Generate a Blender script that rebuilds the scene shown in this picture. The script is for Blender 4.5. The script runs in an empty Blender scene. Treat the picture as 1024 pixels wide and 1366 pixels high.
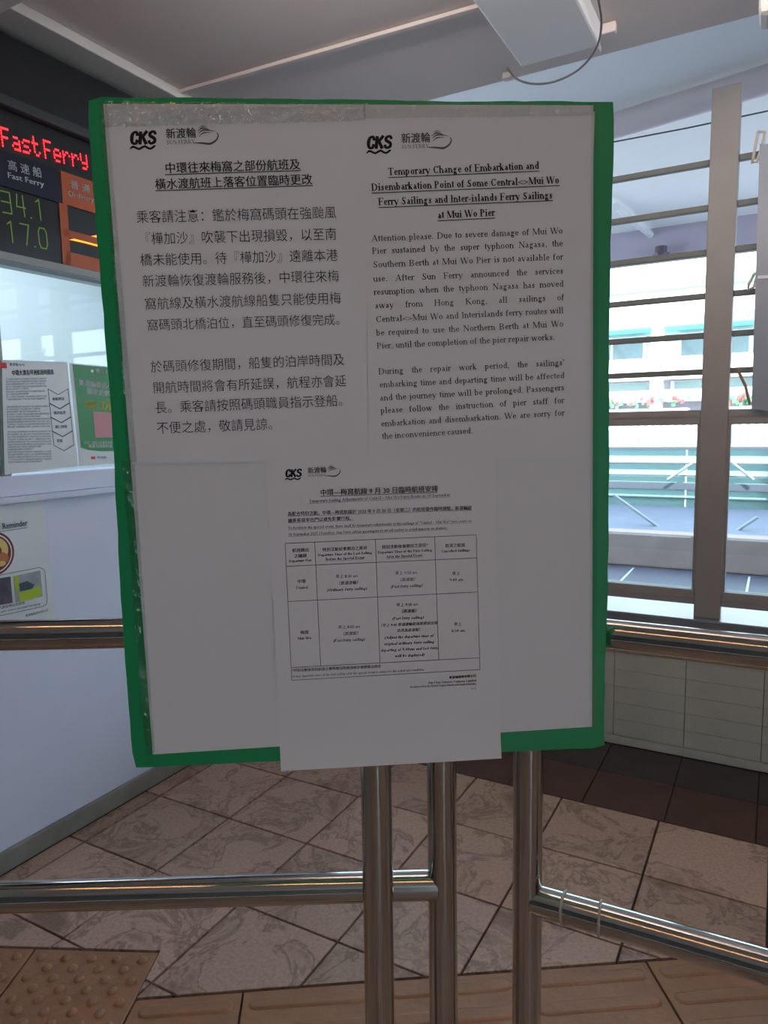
import bpy, bmesh, math, random
from mathutils import Vector, Matrix
from mathutils.geometry import tessellate_polygon
random.seed(7)
SC = bpy.context.scene
COL = SC.collection

# ------------------------------------------------------------------ camera
FPX, PITCH, ROLL, EYE = 947.0, math.radians(6.9), math.radians(1.0), 1.5
fwd = Vector((0, math.cos(PITCH), -math.sin(PITCH)))
_r0 = Vector((1, 0, 0)); _u0 = _r0.cross(fwd)
cright = _r0 * math.cos(ROLL) - _u0 * math.sin(ROLL)
cup = _u0 * math.cos(ROLL) + _r0 * math.sin(ROLL)
CAM = Vector((0, 0, EYE))
cd = bpy.data.cameras.new('camera'); cam = bpy.data.objects.new('camera', cd); COL.objects.link(cam)
cam.matrix_world = Matrix((( cright.x, cup.x, -fwd.x, 0), (cright.y, cup.y, -fwd.y, 0), (cright.z, cup.z, -fwd.z, EYE), (0, 0, 0, 1)))
cd.sensor_fit = 'VERTICAL'; cd.sensor_height = 36.0; cd.lens = FPX / 1366 * 36.0
cd.clip_start = 0.02; cd.clip_end = 300
SC.camera = cam

# ------------------------------------------------------------------ world, sun, exposure
w = bpy.data.worlds.new('sky'); SC.world = w; w.use_nodes = True
bg = w.node_tree.nodes['Background']
bg.inputs[0].default_value = (0.71, 0.87, 1.0, 1); bg.inputs[1].default_value = 3.8
sl = bpy.data.lights.new('sun', 'SUN'); sl.energy = 6.0; sl.angle = 0.02; sl.color = (1, 0.95, 0.88)
sun = bpy.data.objects.new('sun', sl); COL.objects.link(sun)
SUNDIR = Vector((0.058, 0.723, -0.68)).normalized()
sun.rotation_euler = SUNDIR.to_track_quat('-Z', 'Y').to_euler()
SC.view_settings.view_transform = 'Standard'; SC.view_settings.look = 'None'
SC.view_settings.gamma = 1; SC.view_settings.use_curve_mapping = False
SC.view_settings.exposure = 0.75

UPW = 10
def area(name, loc, to, sx, sy, power, color=(1, 1, 1)):
    d = bpy.data.lights.new(name, 'AREA'); d.shape = 'RECTANGLE'; d.size = sx; d.size_y = sy; d.energy = power; d.color = color
    o = bpy.data.objects.new(name, d); COL.objects.link(o); o.location = loc
    o.rotation_euler = (Vector(to) - Vector(loc)).to_track_quat('-Z', 'Y').to_euler(); return o

# ------------------------------------------------------------------ hall axes: A runs along the ticket counter, B across it
AZ = math.radians(29)
AV = Vector((math.sin(AZ), math.cos(AZ), 0)); BV = Vector((math.cos(AZ), -math.sin(AZ), 0)); ZV = Vector((0, 0, 1))
def W(a, b, z=0): return AV * a + BV * b + ZV * z
WIN_A = 3.312        # the window wall
CTR_B = -2.2714      # the ticket counter wall
def ray(x, y): return (fwd * FPX + cright * (x - 512) + cup * (683 - y)).normalized()
def hit(x, y, p0, n):
    d = ray(x, y); return CAM + d * ((Vector(p0) - CAM).dot(n) / d.dot(n))
def atA(x, y, a): return hit(x, y, W(a, 0, 0), AV)      # on a plane parallel to the window wall
def atB(x, y, b): return hit(x, y, W(0, b, 0), BV)      # on a plane parallel to the counter wall
def atZ(x, y, z): return hit(x, y, (0, 0, z), ZV)
def ab(p): return p.dot(AV), p.dot(BV), p.z

# ------------------------------------------------------------------ materials
MATS = {}
def mat(name, col, rough=0.6, metal=0.0, bump=0.0, bscale=40, var=0.0, vscale=5, col2=None, emit=None, spec=0.5):
    if name in MATS: return MATS[name]
    m = bpy.data.materials.new(name); m.use_nodes = True; nt = m.node_tree; b = nt.nodes['Principled BSDF']
    b.inputs['Base Color'].default_value = (*col, 1); b.inputs['Roughness'].default_value = rough; b.inputs['Metallic'].default_value = metal
    b.inputs['Specular IOR Level'].default_value = spec
    tc = nt.nodes.new('ShaderNodeTexCoord')
    if col2 is not None or var:
        n = nt.nodes.new('ShaderNodeTexNoise'); n.inputs['Scale'].default_value = vscale; n.inputs['Detail'].default_value = 6
        nt.links.new(tc.outputs['Object'], n.inputs['Vector'])
        r = nt.nodes.new('ShaderNodeValToRGB'); r.color_ramp.elements[0].position = 0.35; r.color_ramp.elements[1].position = 0.68
        c2 = col2 if col2 is not None else tuple(max(0, c * (1 - var)) for c in col)
        r.color_ramp.elements[0].color = (*c2, 1); r.color_ramp.elements[1].color = (*col, 1)
        nt.links.new(n.outputs['Fac'], r.inputs['Fac']); nt.links.new(r.outputs['Color'], b.inputs['Base Color'])
    if bump:
        n = nt.nodes.new('ShaderNodeTexNoise'); n.inputs['Scale'].default_value = bscale; n.inputs['Detail'].default_value = 4
        nt.links.new(tc.outputs['Object'], n.inputs['Vector'])
        bp = nt.nodes.new('ShaderNodeBump'); bp.inputs['Strength'].default_value = bump; bp.inputs['Distance'].default_value = 0.01
        nt.links.new(n.outputs['Fac'], bp.inputs['Height']); nt.links.new(bp.outputs['Normal'], b.inputs['Normal'])
    if emit:
        b.inputs['Emission Color'].default_value = (*emit[0], 1); b.inputs['Emission Strength'].default_value = emit[1]
    MATS[name] = m; return m

def thin_glass(name, tint=(0.9, 0.97, 1.0), refl=0.08, rough=0.02, bump=0.0, bscale=30):
    m = bpy.data.materials.new(name); m.use_nodes = True; nt = m.node_tree
    for n in list(nt.nodes): nt.nodes.remove(n)
    o = nt.nodes.new('ShaderNodeOutputMaterial'); mx = nt.nodes.new('ShaderNodeMixShader')
    t = nt.nodes.new('ShaderNodeBsdfTransparent'); t.inputs[0].default_value = (*tint, 1)
    g = nt.nodes.new('ShaderNodeBsdfGlossy'); g.inputs['Roughness'].default_value = rough
    f = nt.nodes.new('ShaderNodeLayerWeight'); f.inputs['Blend'].default_value = 0.25
    mr = nt.nodes.new('ShaderNodeMapRange'); mr.inputs['To Min'].default_value = refl * 0.5; mr.inputs['To Max'].default_value = min(1, refl * 8)
    nt.links.new(f.outputs['Fresnel'], mr.inputs['Value']); nt.links.new(mr.outputs[0], mx.inputs[0])
    nt.links.new(t.outputs[0], mx.inputs[1]); nt.links.new(g.outputs[0], mx.inputs[2]); nt.links.new(mx.outputs[0], o.inputs[0])
    if bump:
        tc = nt.nodes.new('ShaderNodeTexCoord'); n = nt.nodes.new('ShaderNodeTexNoise'); n.inputs['Scale'].default_value = bscale
        nt.links.new(tc.outputs['Object'], n.inputs['Vector'])
        bp = nt.nodes.new('ShaderNodeBump'); bp.inputs['Strength'].default_value = bump; bp.inputs['Distance'].default_value = 0.01
        nt.links.new(n.outputs['Fac'], bp.inputs['Height']); nt.links.new(bp.outputs['Normal'], g.inputs['Normal'])
    MATS[name] = m; return m

def steel(name='stainless_steel', col=(0.50, 0.49, 0.46), rough=0.16):
    m = mat(name, col, rough, 1.0)
    nt = m.node_tree; b = nt.nodes['Principled BSDF']; tc = nt.nodes.new('ShaderNodeTexCoord')
    n = nt.nodes.new('ShaderNodeTexNoise'); n.inputs['Scale'].default_value = 9; n.inputs['Detail'].default_value = 8
    mr = nt.nodes.new('ShaderNodeMapRange'); mr.inputs['To Min'].default_value = rough * 0.6; mr.inputs['To Max'].default_value = rough * 1.6
    nt.links.new(tc.outputs['Object'], n.inputs['Vector']); nt.links.new(n.outputs['Fac'], mr.inputs['Value']); nt.links.new(mr.outputs[0], b.inputs['Roughness'])
    return m

def stone_tile(name, light, dark, vein, rough=0.38):
    m = bpy.data.materials.new(name); m.use_nodes = True; nt = m.node_tree; b = nt.nodes['Principled BSDF']; L = nt.links.new
    ge = nt.nodes.new('ShaderNodeNewGeometry'); oi = nt.nodes.new('ShaderNodeObjectInfo')
    cx = nt.nodes.new('ShaderNodeVectorMath'); cx.operation = 'MULTIPLY_ADD'
    comb = nt.nodes.new('ShaderNodeCombineXYZ'); L(oi.outputs['Random'], comb.inputs[0]); L(oi.outputs['Random'], comb.inputs[1])
    L(comb.outputs[0], cx.inputs[0]); cx.inputs[1].default_value = (7, 13, 0); L(ge.outputs['Position'], cx.inputs[2])
    wn = nt.nodes.new('ShaderNodeTexNoise'); wn.inputs['Scale'].default_value = 5.2; wn.inputs['Detail'].default_value = 9; wn.inputs['Roughness'].default_value = 0.6; wn.inputs['Distortion'].default_value = 0.7
    L(cx.outputs[0], wn.inputs['Vector'])
    r = nt.nodes.new('ShaderNodeValToRGB'); e = r.color_ramp.elements
    e[0].position = 0.33; e[0].color = (*dark, 1); e[1].position = 0.62; e[1].color = (*light, 1)
    for p, c in ((0.452, light), (0.475, vein), (0.485, vein), (0.51, light)):
        x = e.new(p); x.color = (*c, 1)
    L(wn.outputs['Fac'], r.inputs['Fac'])
    fn = nt.nodes.new('ShaderNodeTexNoise'); fn.inputs['Scale'].default_value = 90; fn.inputs['Detail'].default_value = 3; L(ge.outputs['Position'], fn.inputs['Vector'])
    mx = nt.nodes.new('ShaderNodeMix'); mx.data_type = 'RGBA'; mx.blend_type = 'OVERLAY'; mx.inputs['Factor'].default_value = 0.35
    L(r.outputs['Color'], mx.inputs['A']); L(fn.outputs['Fac'], mx.inputs['B'])
    hv = nt.nodes.new('ShaderNodeHueSaturation'); mr = nt.nodes.new('ShaderNodeMapRange'); mr.inputs['To Min'].default_value = 0.85; mr.inputs['To Max'].default_value = 1.12
    L(oi.outputs['Random'], mr.inputs['Value']); L(mr.outputs[0], hv.inputs['Value']); L(mx.outputs['Result'], hv.inputs['Color'])
    L(hv.outputs['Color'], b.inputs['Base Color']); b.inputs['Roughness'].default_value = rough
    bp = nt.nodes.new('ShaderNodeBump'); bp.inputs['Strength'].default_value = 0.5; bp.inputs['Distance'].default_value = 0.004
    L(wn.outputs['Fac'], bp.inputs['Height']); L(bp.outputs['Normal'], b.inputs['Normal'])
    MATS[name] = m; return m

def paper_mat(name, col=(0.77, 0.77, 0.79)):
    m = mat(name, col, 0.55, bump=0.25, bscale=7, spec=0.3); return m

STEEL = steel(rough=0.11)
M_PAPER = paper_mat('paper'); M_PAPER2 = paper_mat('poster_paper', (0.75, 0.755, 0.77))
M_INK = mat('black_ink', (0.012, 0.012, 0.014), 0.6, spec=0.2)
M_INKG = mat('grey_ink', (0.10, 0.10, 0.11), 0.6, spec=0.2)
M_GREEN = mat('green_plastic', (0.004, 0.31, 0.10), 0.38, bump=0.12, bscale=18, var=0.10, vscale=3)
M_WHITE = mat('white_paint', (0.72, 0.70, 0.68), 0.6, bump=0.2, bscale=9, var=0.06, vscale=2)
M_BEAM = mat('beam_paint', (0.92, 0.93, 0.95), 0.5, bump=0.15, bscale=9)
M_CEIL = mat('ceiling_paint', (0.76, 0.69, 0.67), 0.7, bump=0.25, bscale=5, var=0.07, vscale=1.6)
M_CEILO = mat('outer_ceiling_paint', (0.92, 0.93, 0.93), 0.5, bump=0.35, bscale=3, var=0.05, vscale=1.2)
M_COUNTER = mat('counter_panel', (0.70, 0.75, 0.93), 0.4, bump=0.1, bscale=6, var=0.05, vscale=2)
M_FRAME = mat('window_frame_paint', (0.32, 0.29, 0.275), 0.5, bump=0.1, bscale=20, var=0.08, vscale=8)
M_DARK = mat('black_board', (0.018, 0.019, 0.022), 0.35, var=0.2, vscale=8)
M_NAVY = mat('navy_panel', (0.006, 0.009, 0.03), 0.3)
M_ORANGE = mat('orange_panel', (0.55, 0.11, 0.03), 0.4, var=0.1)
M_LETTER = mat('white_lettering', (0.75, 0.78, 0.80), 0.5)
M_GLASS = thin_glass('window_glass'); M_BGLASS = thin_glass('booth_glass', (0.93, 0.98, 1.0), 0.06)
M_TAPE = thin_glass('clear_tape', (0.90, 0.90, 0.87), 0.10, 0.18, 0.9, 60)
M_TAPE2 = thin_glass('smooth_sleeve', (0.9, 0.92, 0.9), 0.05, 0.15); M_TAPE3 = thin_glass('crinkled_tape', (0.90, 0.90, 0.88), 0.22, 0.10, 1.0, 75)
M_GROUT = mat('grout', (0.07, 0.05, 0.045), 0.9, bump=0.3)
M_TILE = stone_tile('mottled_tile', (0.46, 0.315, 0.235), (0.235, 0.145, 0.10), (0.28, 0.18, 0.13))
M_TACT = mat('tactile_brown', (0.38, 0.19, 0.09), 0.36, bump=0.2, bscale=60, var=0.2, vscale=12)
M_BORD = mat('border_brown', (0.10, 0.045, 0.035), 0.6, var=0.3, vscale=6)
M_BORDG = mat('border_dark', (0.055, 0.045, 0.042), 0.7, var=0.3, vscale=8)
M_WTILE = mat('wall_tile_glaze', (0.48, 0.49, 0.43), 0.35, bump=0.08, bscale=12, var=0.12, vscale=6)
M_SKIRT = mat('skirting_grey', (0.27, 0.27, 0.25), 0.5, var=0.25, vscale=7)

# ------------------------------------------------------------------ mesh building
class MB:
    def __init__(s): s.v = []; s.f = []; s.sm = []
    def face(s, pts, smooth=False):
        i = len(s.v); s.v += [Vector(p) for p in pts]; s.f.append(tuple(range(i, i + len(pts)))); s.sm.append(smooth)
    def grid(s, rows, closed=False, smooth=True):
        i = len(s.v); n = len(rows[0])
        for r in rows: s.v += [Vector(p) for p in r]
        for a in range(len(rows) - 1):
            for b in range(n if closed else n - 1):
                c = (b + 1) % n
                s.f.append((i + a * n + b, i + a * n + c, i + (a + 1) * n + c, i + (a + 1) * n + b)); s.sm.append(smooth)
        return s
    def boxf(s, o, x, y, z, bev=0.0):
        """box at corner o with edge vectors x,y,z; bev chamfers the edges"""
        o, x, y, z = Vector(o), Vector(x), Vector(y), Vector(z)
        if bev <= 0:
            P = [o + x * i + y * j + z * k for k in (0, 1) for j in (0, 1) for i in (0, 1)]
            i = len(s.v); s.v += P
            fs = [(0, 2, 3, 1), (4, 5, 7, 6), (0, 1, 5, 4), (2, 6, 7, 3), (0, 4, 6, 2), (1, 3, 7, 5)]
            if x.cross(y).dot(z) < 0: fs = [f[::-1] for f in fs]
            for f in fs: s.f.append(tuple(i + q for q in f)); s.sm.append(False)
            return s
        bm = bmesh.new(); vs = [bm.verts.new(o + x * i + y * j + z * k) for k in (0, 1) for j in (0, 1) for i in (0, 1)]
        for f in [(0, 2, 3, 1), (4, 5, 7, 6), (0, 1, 5, 4), (2, 6, 7, 3), (0, 4, 6, 2), (1, 3, 7, 5)]: bm.faces.new([vs[q] for q in f])
        bmesh.ops.recalc_face_normals(bm, faces=bm.faces)
        bmesh.ops.bevel(bm, geom=list(bm.edges), offset=bev, segments=2, profile=0.5, affect='EDGES')
        bm.verts.index_update(); i = len(s.v); s.v += [v.co.copy() for v in bm.verts]
        for f in bm.faces: s.f.append(tuple(i + v.index for v in f.verts)); s.sm.append(False)
        bm.free(); return s
    def box(s, a0, a1, b0, b1, z0, z1, bev=0.0):      # box aligned to the hall axes
        return s.boxf(W(a0, b0, z0), AV * (a1 - a0), BV * (b1 - b0), ZV * (z1 - z0), bev)
    def tube(s, pts, r, n=16, caps=True):
        pts = [Vector(p) for p in pts]; rows = []; up = None
        rr = r if isinstance(r, (list, tuple)) else [r] * len(pts)
        for i, p in enumerate(pts):
            t = (pts[min(i + 1, len(pts) - 1)] - pts[max(i - 1, 0)]).normalized()
            if up is None: up = Vector((0, 0, 1)) if abs(t.z) < 0.9 else Vector((1, 0, 0))
            x = t.cross(up).normalized(); y = x.cross(t).normalized(); up = y
            rows.append([p + (x * math.cos(2 * math.pi * k / n) + y * math.sin(2 * math.pi * k / n)) * rr[i] for k in range(n)])
        s.grid(rows, closed=True)
        if caps: s.face(rows[0]); s.face(rows[-1][::-1])
        return s

def finish(name, mesh, parent=None, loc=None):
    o = bpy.data.objects.new(name, mesh); COL.objects.link(o)
    if parent is not None: o.parent = parent
    if loc is not None: o.location = loc
    return o
def world_loc(o):
    p = Vector(o.location)
    while o.parent: o = o.parent; p += Vector(o.location)
    return p
def obj(name, mb, m, parent=None, merge=False):
    """ONE mesh object; origin at its base centre when it is top-level, else its own centre, kept relative to the parent"""
    me = bpy.data.meshes.new(name)
    mn = Vector([min(v[i] for v in mb.v) for i in range(3)]); mx = Vector([max(v[i] for v in mb.v) for i in range(3)])
    base = Vector(((mn.x + mx.x) / 2, (mn.y + mx.y) / 2, mn.z))
    me.from_pydata([v - base for v in mb.v], [], mb.f); me.polygons.foreach_set('use_smooth', mb.sm)
    if merge:
        bm = bmesh.new(); bm.from_mesh(me); bmesh.ops.remove_doubles(bm, verts=bm.verts, dist=1e-5); bmesh.ops.recalc_face_normals(bm, faces=bm.faces); bm.to_mesh(me); bm.free()
    me.materials.append(m); me.update()
    return finish(name, me, parent, base - (world_loc(parent) if parent else Vector((0, 0, 0))))
def thing(name, loc, label, cat, group=None):
    o = bpy.data.objects.new(name, None); COL.objects.link(o); o.location = loc; o.empty_display_size = 0.1
    return tag(o, label, cat, group)
def tag(o, label, cat, group=None):
    o['label'] = label; o['category'] = cat
    if group: o['group'] = group
    return o
def struct(name, mb, m, parent=None, label=None):
    o = obj(name, mb, m, parent)
    if parent is None: o['kind'] = 'structure'; o['label'] = label or name.replace('_', ' ')
    return o
def sub_mesh_dup(name, src, parent, loc, rotz=None):
    o = src.copy(); o.name = name; COL.objects.link(o); o.parent = parent; o.location = loc
    if rotz is not None: o.rotation_euler.z = rotz
    return o

# ------------------------------------------------------------------ lettering
SER = dict(zip('abcdefghijklmnopqrstuvwxyz', '''V300 40 330 n;A200 320 100 118 0 170;A185 125 125 122 60 300;L300 190 200 250 n;L300 50 410 20 n
V105 10 683 l;A260 225 165 222 -130 130
A240 225 185 222 50 310;O350 350
V385 10 683 l;A235 225 165 222 50 310;S410 12 60
A230 225 180 222 0 325;H70 400 250
V130 0 560 b;A230 560 100 110 20 180;H20 300 445
A225 300 140 140 0 360;A240 -90 190 105 0 360;A110 100 60 70 90 250;L100 40 360 20 k;H330 470 415
V105 0 683 bl;A260 310 125 138 0 150;V385 0 310 b
V135 0 440 bl;O135 600
V150 -60 440 l;A80 -70 70 130 -160 0;O150 600
V105 0 683 bl;L130 200 360 435 n;L190 240 400 15 k;S420 12 110;S380 440 100
V135 0 683 bl
V105 0 445 bl;A260 310 125 138 0 150;V385 0 310 b;A540 310 125 138 0 150;V665 0 310 b
V105 0 445 bl;A260 310 125 138 0 150;V385 0 310 b
A250 225 200 222 0 360
V105 -205 445 bl;A260 225 165 222 -130 130
V385 -205 445 b;A235 225 165 222 50 310
V95 0 445 bl;A240 330 130 118 60 160;O300 395
A190 330 110 118 30 250;A195 120 125 118 -110 110;L120 265 280 200 k;L60 20 60 150 n;L320 300 320 430 n;A190 120 120 118 200 270
V135 60 570 x;A205 90 70 90 180 300;H15 255 440
V105 130 445 l;A235 140 130 138 180 330;V385 10 445 l;S415 12 60
L75 435 250 10 k;L430 435 255 10 n;S85 440 150;S420 440 120
L75 435 235 10 k;L370 435 240 10 n;L370 435 500 10 k;L650 435 505 10 n;S85 440 140;S370 440 130;S650 440 110
L75 435 400 15 k;L410 435 75 15 n;S90 440 140;S400 440 120;S80 12 120;S400 12 150
L75 435 265 10 k;L430 435 180 -180 n;O110 -170;S85 440 150;S420 440 120
H50 390 430;L370 420 70 25 k;H50 400 20;L55 340 55 430 n;L400 20 400 120 n'''.split('\n')))
SER.update(dict(zip('ABCDEFGHIJKLMNOPQRSTUVWXYZ', '''L350 665 590 15 k;L345 665 110 15 n;H200 500 225;S110 12 190;S600 12 220
V140 0 662 bt;A320 500 200 150 -90 90;A330 170 240 160 -90 90;H140 330 648;H140 340 345;H140 340 14
A370 330 300 325 45 315;L590 470 590 670 n
V140 0 662 bt;A330 330 330 318 -90 90;H140 340 648;H140 340 14
V140 0 662 bt;H140 550 648;H140 560 14;H140 420 345;L550 648 550 530 n;L570 14 590 150 n;L420 270 420 420 n
V140 0 662 bt;H140 530 648;H140 410 345;L530 648 540 530 n;L410 270 410 420 n
A370 330 300 325 45 330;V600 30 300 t;L590 470 590 670 n
V140 0 662 bt;V580 0 662 bt;H140 580 345
V165 0 662 bt
V220 80 662 t;A120 90 100 100 180 360
V140 0 662 bt;L160 330 540 650 n;L270 420 600 15 k;S600 12 220;S540 652 190
V130 0 662 bt;H130 560 14;L560 14 590 170 n
L120 0 120 660 n;L150 660 440 30 k;L720 660 445 30 n;V750 0 662 bt;S110 12 180;S90 652 140
L120 0 120 660 n;L130 660 590 20 k;L595 0 595 660 n;S110 12 190;S90 652 140;S595 652 190
A360 330 300 325 0 360
V140 0 662 bt;A290 485 210 165 -90 90;H140 300 648;H140 300 325
A360 330 300 325 0 360;L360 10 600 -150 k
V140 0 662 bt;A290 490 210 160 -90 90;H140 300 648;H140 300 330;L290 330 590 15 k;S600 12 160
A270 490 170 165 30 260;A280 165 190 165 -120 100;L160 400 390 260 k;L60 20 50 210 n;L450 480 450 670 n;A270 165 190 165 200 260
V305 0 662 b;H30 580 648;L35 648 25 520 n;L575 648 590 520 n
V150 200 662 t;A350 210 205 205 180 360;L555 200 555 660 n;S555 652 190
L110 650 370 10 k;L620 650 375 10 n;S110 652 220;S620 652 180
L100 650 300 10 k;L470 650 305 10 n;L470 650 660 10 k;L880 650 665 10 n;S100 652 200;S470 652 200;S880 652 150
L110 650 600 10 k;L590 650 110 10 n;S110 652 200;S590 652 180;S110 12 180;S600 12 220
L100 650 350 320 k;L610 650 360 320 n;V355 0 330 b;S100 652 200;S610 652 180
H60 560 648;L550 640 40 20 k;H30 570 14;L60 648 40 520 n;L570 14 590 150 n'''.split('\n'))))
SER.update({'.': 'O125 45', ',': 'O125 45;L150 40 90 -120 n', '-': 'H50 280 225;H50 280 245', '–': 'H0 500 235', "'": 'L130 670 110 480 k', ':': 'O140 45;O140 400',
 '(': 'A330 240 230 440 110 250', ')': 'A0 240 230 440 -70 70', '"': 'L130 670 120 500 k;L280 670 270 500 k', '*': 'O200 600', '<': 'L530 400 40 235 n;L40 235 530 70 n', '>': 'L30 400 520 235 n;L520 235 30 70 n',
 '0': 'A250 330 190 325 0 360', '1': 'V270 0 670 b;L270 660 110 590 n', '2': 'A230 500 160 165 -20 170;L380 450 60 30 n;L60 40 440 40 k', '3': 'A220 510 140 150 -80 160;A220 180 190 180 -150 90',
 '4': 'L330 0 330 670 k;L320 660 30 190 n;H30 460 180', '5': 'A210 210 200 205 -150 110;L130 410 160 640 n;L150 630 400 630 k', '6': 'A250 210 180 205 0 360;A330 300 260 370 110 180', '7': 'L60 630 440 630 k;L430 620 220 0 n',
 '8': 'A250 500 150 150 0 360;A250 170 180 165 0 360', '9': 'A250 460 180 205 0 360;A170 370 260 370 -70 0'})
SW = dict(zip('abcdefghijklmnopqrstuvwxyz', (444, 500, 444, 500, 444, 333, 500, 500, 278, 278, 500, 278, 778, 500, 500, 500, 500, 333, 389, 278, 500, 500, 722, 500, 500, 444)))
SW.update(dict(zip('ABCDEFGHIJKLMNOPQRSTUVWXYZ', (722, 667, 667, 722, 611, 556, 722, 722, 333, 389, 722, 611, 889, 722, 722, 556, 722, 667, 556, 611, 722, 722, 944, 722, 722, 611))))
SW.update({c: 500 for c in '0123456789–'}); SW.update({'.': 250, ',': 250, '-': 333, "'": 250, ':': 278, '(': 333, ')': 333, '"': 408, '*': 400, '<': 560, '>': 560, ' ': 250})
import re
_gc = {}
def serif_glyph(ch, bold):
    key = (ch, bold)
    if key in _gc: return _gc[key]
    st, th = (0.150, 0.055) if bold else (0.098, 0.042)
    out = []
    def line(x0, y0, x1, y1, w):
        dx, dy = x1 - x0, y1 - y0; l = math.hypot(dx, dy) or 1; nx, ny = -dy / l * w / 2, dx / l * w / 2
        out.append([(x0 + nx, y0 + ny), (x0 - nx, y0 - ny), (x1 - nx, y1 - ny), (x1 + nx, y1 + ny)])
    for op in SER.get(ch, '').split(';'):
        if not op: continue
        k = op[0]; a = op[1:].split(); n = [float(q) / 1000 for q in a if re.match(r'^-?\d+$', q)]
        if k == 'V':
            x, y0, y1 = n; fl = a[3] if len(a) > 3 else ''
            line(x, y0, x, y1, th * 2 if fl == 'n' and not bold else st)
            if 'b' in fl: line(x - st * 1.25, y0 + .014, x + st * 1.25, y0 + .014, .034)
            if 't' in fl: line(x - st * 1.25, y1 - .014, x + st * 1.25, y1 - .014, .034)
            if 'l' in fl: line(x - st * 1.3, y1 - .045, x + st * .3, y1 - .012, .04)
        elif k == 'H': line(n[0], n[2], n[1], n[2], th)
        elif k == 'L': line(n[0], n[1], n[2], n[3], st if a[4] == 'k' else th)
        elif k == 'S': line(n[0] - n[2] / 2, n[1], n[0] + n[2] / 2, n[1], .034)
        elif k == 'O':
            r = .052 if not bold else .075
            out.append([(n[0] + r * math.cos(q * math.pi / 4), n[1] + r * math.sin(q * math.pi / 4)) for q in range(8)])
        elif k == 'A':
            cx, cy, rx, ry = n[:4]; a0, a1 = (math.radians(float(a[4])), math.radians(float(a[5])))
            m = max(4, int(abs(a1 - a0) / 0.42)); prev = None
            for i in range(m + 1):
                t = a0 + (a1 - a0) * i / m; c, s_ = math.cos(t), math.sin(t); hw = (th + (st - th) * abs(c)) 
                po = (cx + rx * c, cy + ry * s_); pi_ = (cx + (rx - hw) * c, cy + (ry - hw * .9) * s_)
                if prev: out.append([prev[0], po, pi_, prev[1]])
                prev = (po, pi_)
    _gc[key] = out; return out
def serif_polys(text, bold=False, italic=0.0, width=None, justify=False):
    """polygons in em units with the baseline at 0, stretched or word-spaced to width"""
    nat = sum(SW.get(c, 500) for c in text) / 1000 + (0.012 * len(text) if bold else 0)
    extra = 0; sx = 1
    if width is not None:
        if justify and ' ' in text: extra = (width - nat) / text.count(' ')
        else: sx = width / nat
    x = 0; out = []
    for c in text:
        for p in serif_glyph(c, bold): out.append([((x + px) * sx + italic * py, py) for px, py in p])
        x += SW.get(c, 500) / 1000 + (0.012 if bold else 0)
        if c == ' ': x += extra
    return out
_fc = {}
def font_glyphs(text, off=0.0):
    """one line in Blender's built-in font (it carries Chinese glyphs), as (polys, width) in em units"""
    key = (text, off)
    if key in _fc: return _fc[key]
    if off > 0:
        pl, wd = font_glyphs(text, 0.0)
        _fc[key] = ([[(x + d, y + e) for x, y in p] for d, e in ((-off, 0), (off, 0), (0, off * .6)) for p in pl], wd); return _fc[key]
    c = bpy.data.curves.new('t', 'FONT'); c.body = text; c.offset = off; c.resolution_u = 2
    o = bpy.data.objects.new('t', c); COL.objects.link(o)
    dg = bpy.context.evaluated_depsgraph_get(); dg.update()
    m = bpy.data.meshes.new_from_object(o.evaluated_get(dg))
    pl = [[(m.vertices[i].co.x, m.vertices[i].co.y) for i in p.vertices] for p in m.polygons]
    wd = max((q[0] for p in pl for q in p), default=1)
    bpy.data.objects.remove(o); bpy.data.curves.remove(c); bpy.data.meshes.remove(m)
    _fc[key] = (pl, wd); return _fc[key]
def cjk_polys(text, em_w, off=0.0):
    """every full-width character in its own cell of em_w (in em)"""
    pl, wd = font_glyphs(text, off)
    k = em_w
    return [[(x * k, y) for x, y in p] for p in pl]
class Frame:
    """a 2D drawing frame on a plane: origin, unit x, unit y, normal (towards the viewer)"""
    def __init__(s, p0, p1, n):
        s.o = Vector(p0); s.n = Vector(n).normalized(); d = Vector(p1) - s.o; d -= s.n * d.dot(s.n); s.len = d.length
        s.x = d.normalized(); s.y = s.n.cross(s.x).normalized()
        if s.y.z < 0: s.y = -s.y
    def pt(s, x, y, z=0): return s.o + s.x * x + s.y * y + s.n * z
def put(mb, polys, fr, size, lift=0.0):
    for p in polys:
        q = [fr.pt(x * size, y * size, lift) for x, y in p]
        nn = sum(((q[i] - q[0]).cross(q[i + 1] - q[0]) for i in range(1, len(q) - 1)), Vector())
        mb.face(q if nn.dot(fr.n) > 0 else q[::-1])

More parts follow.
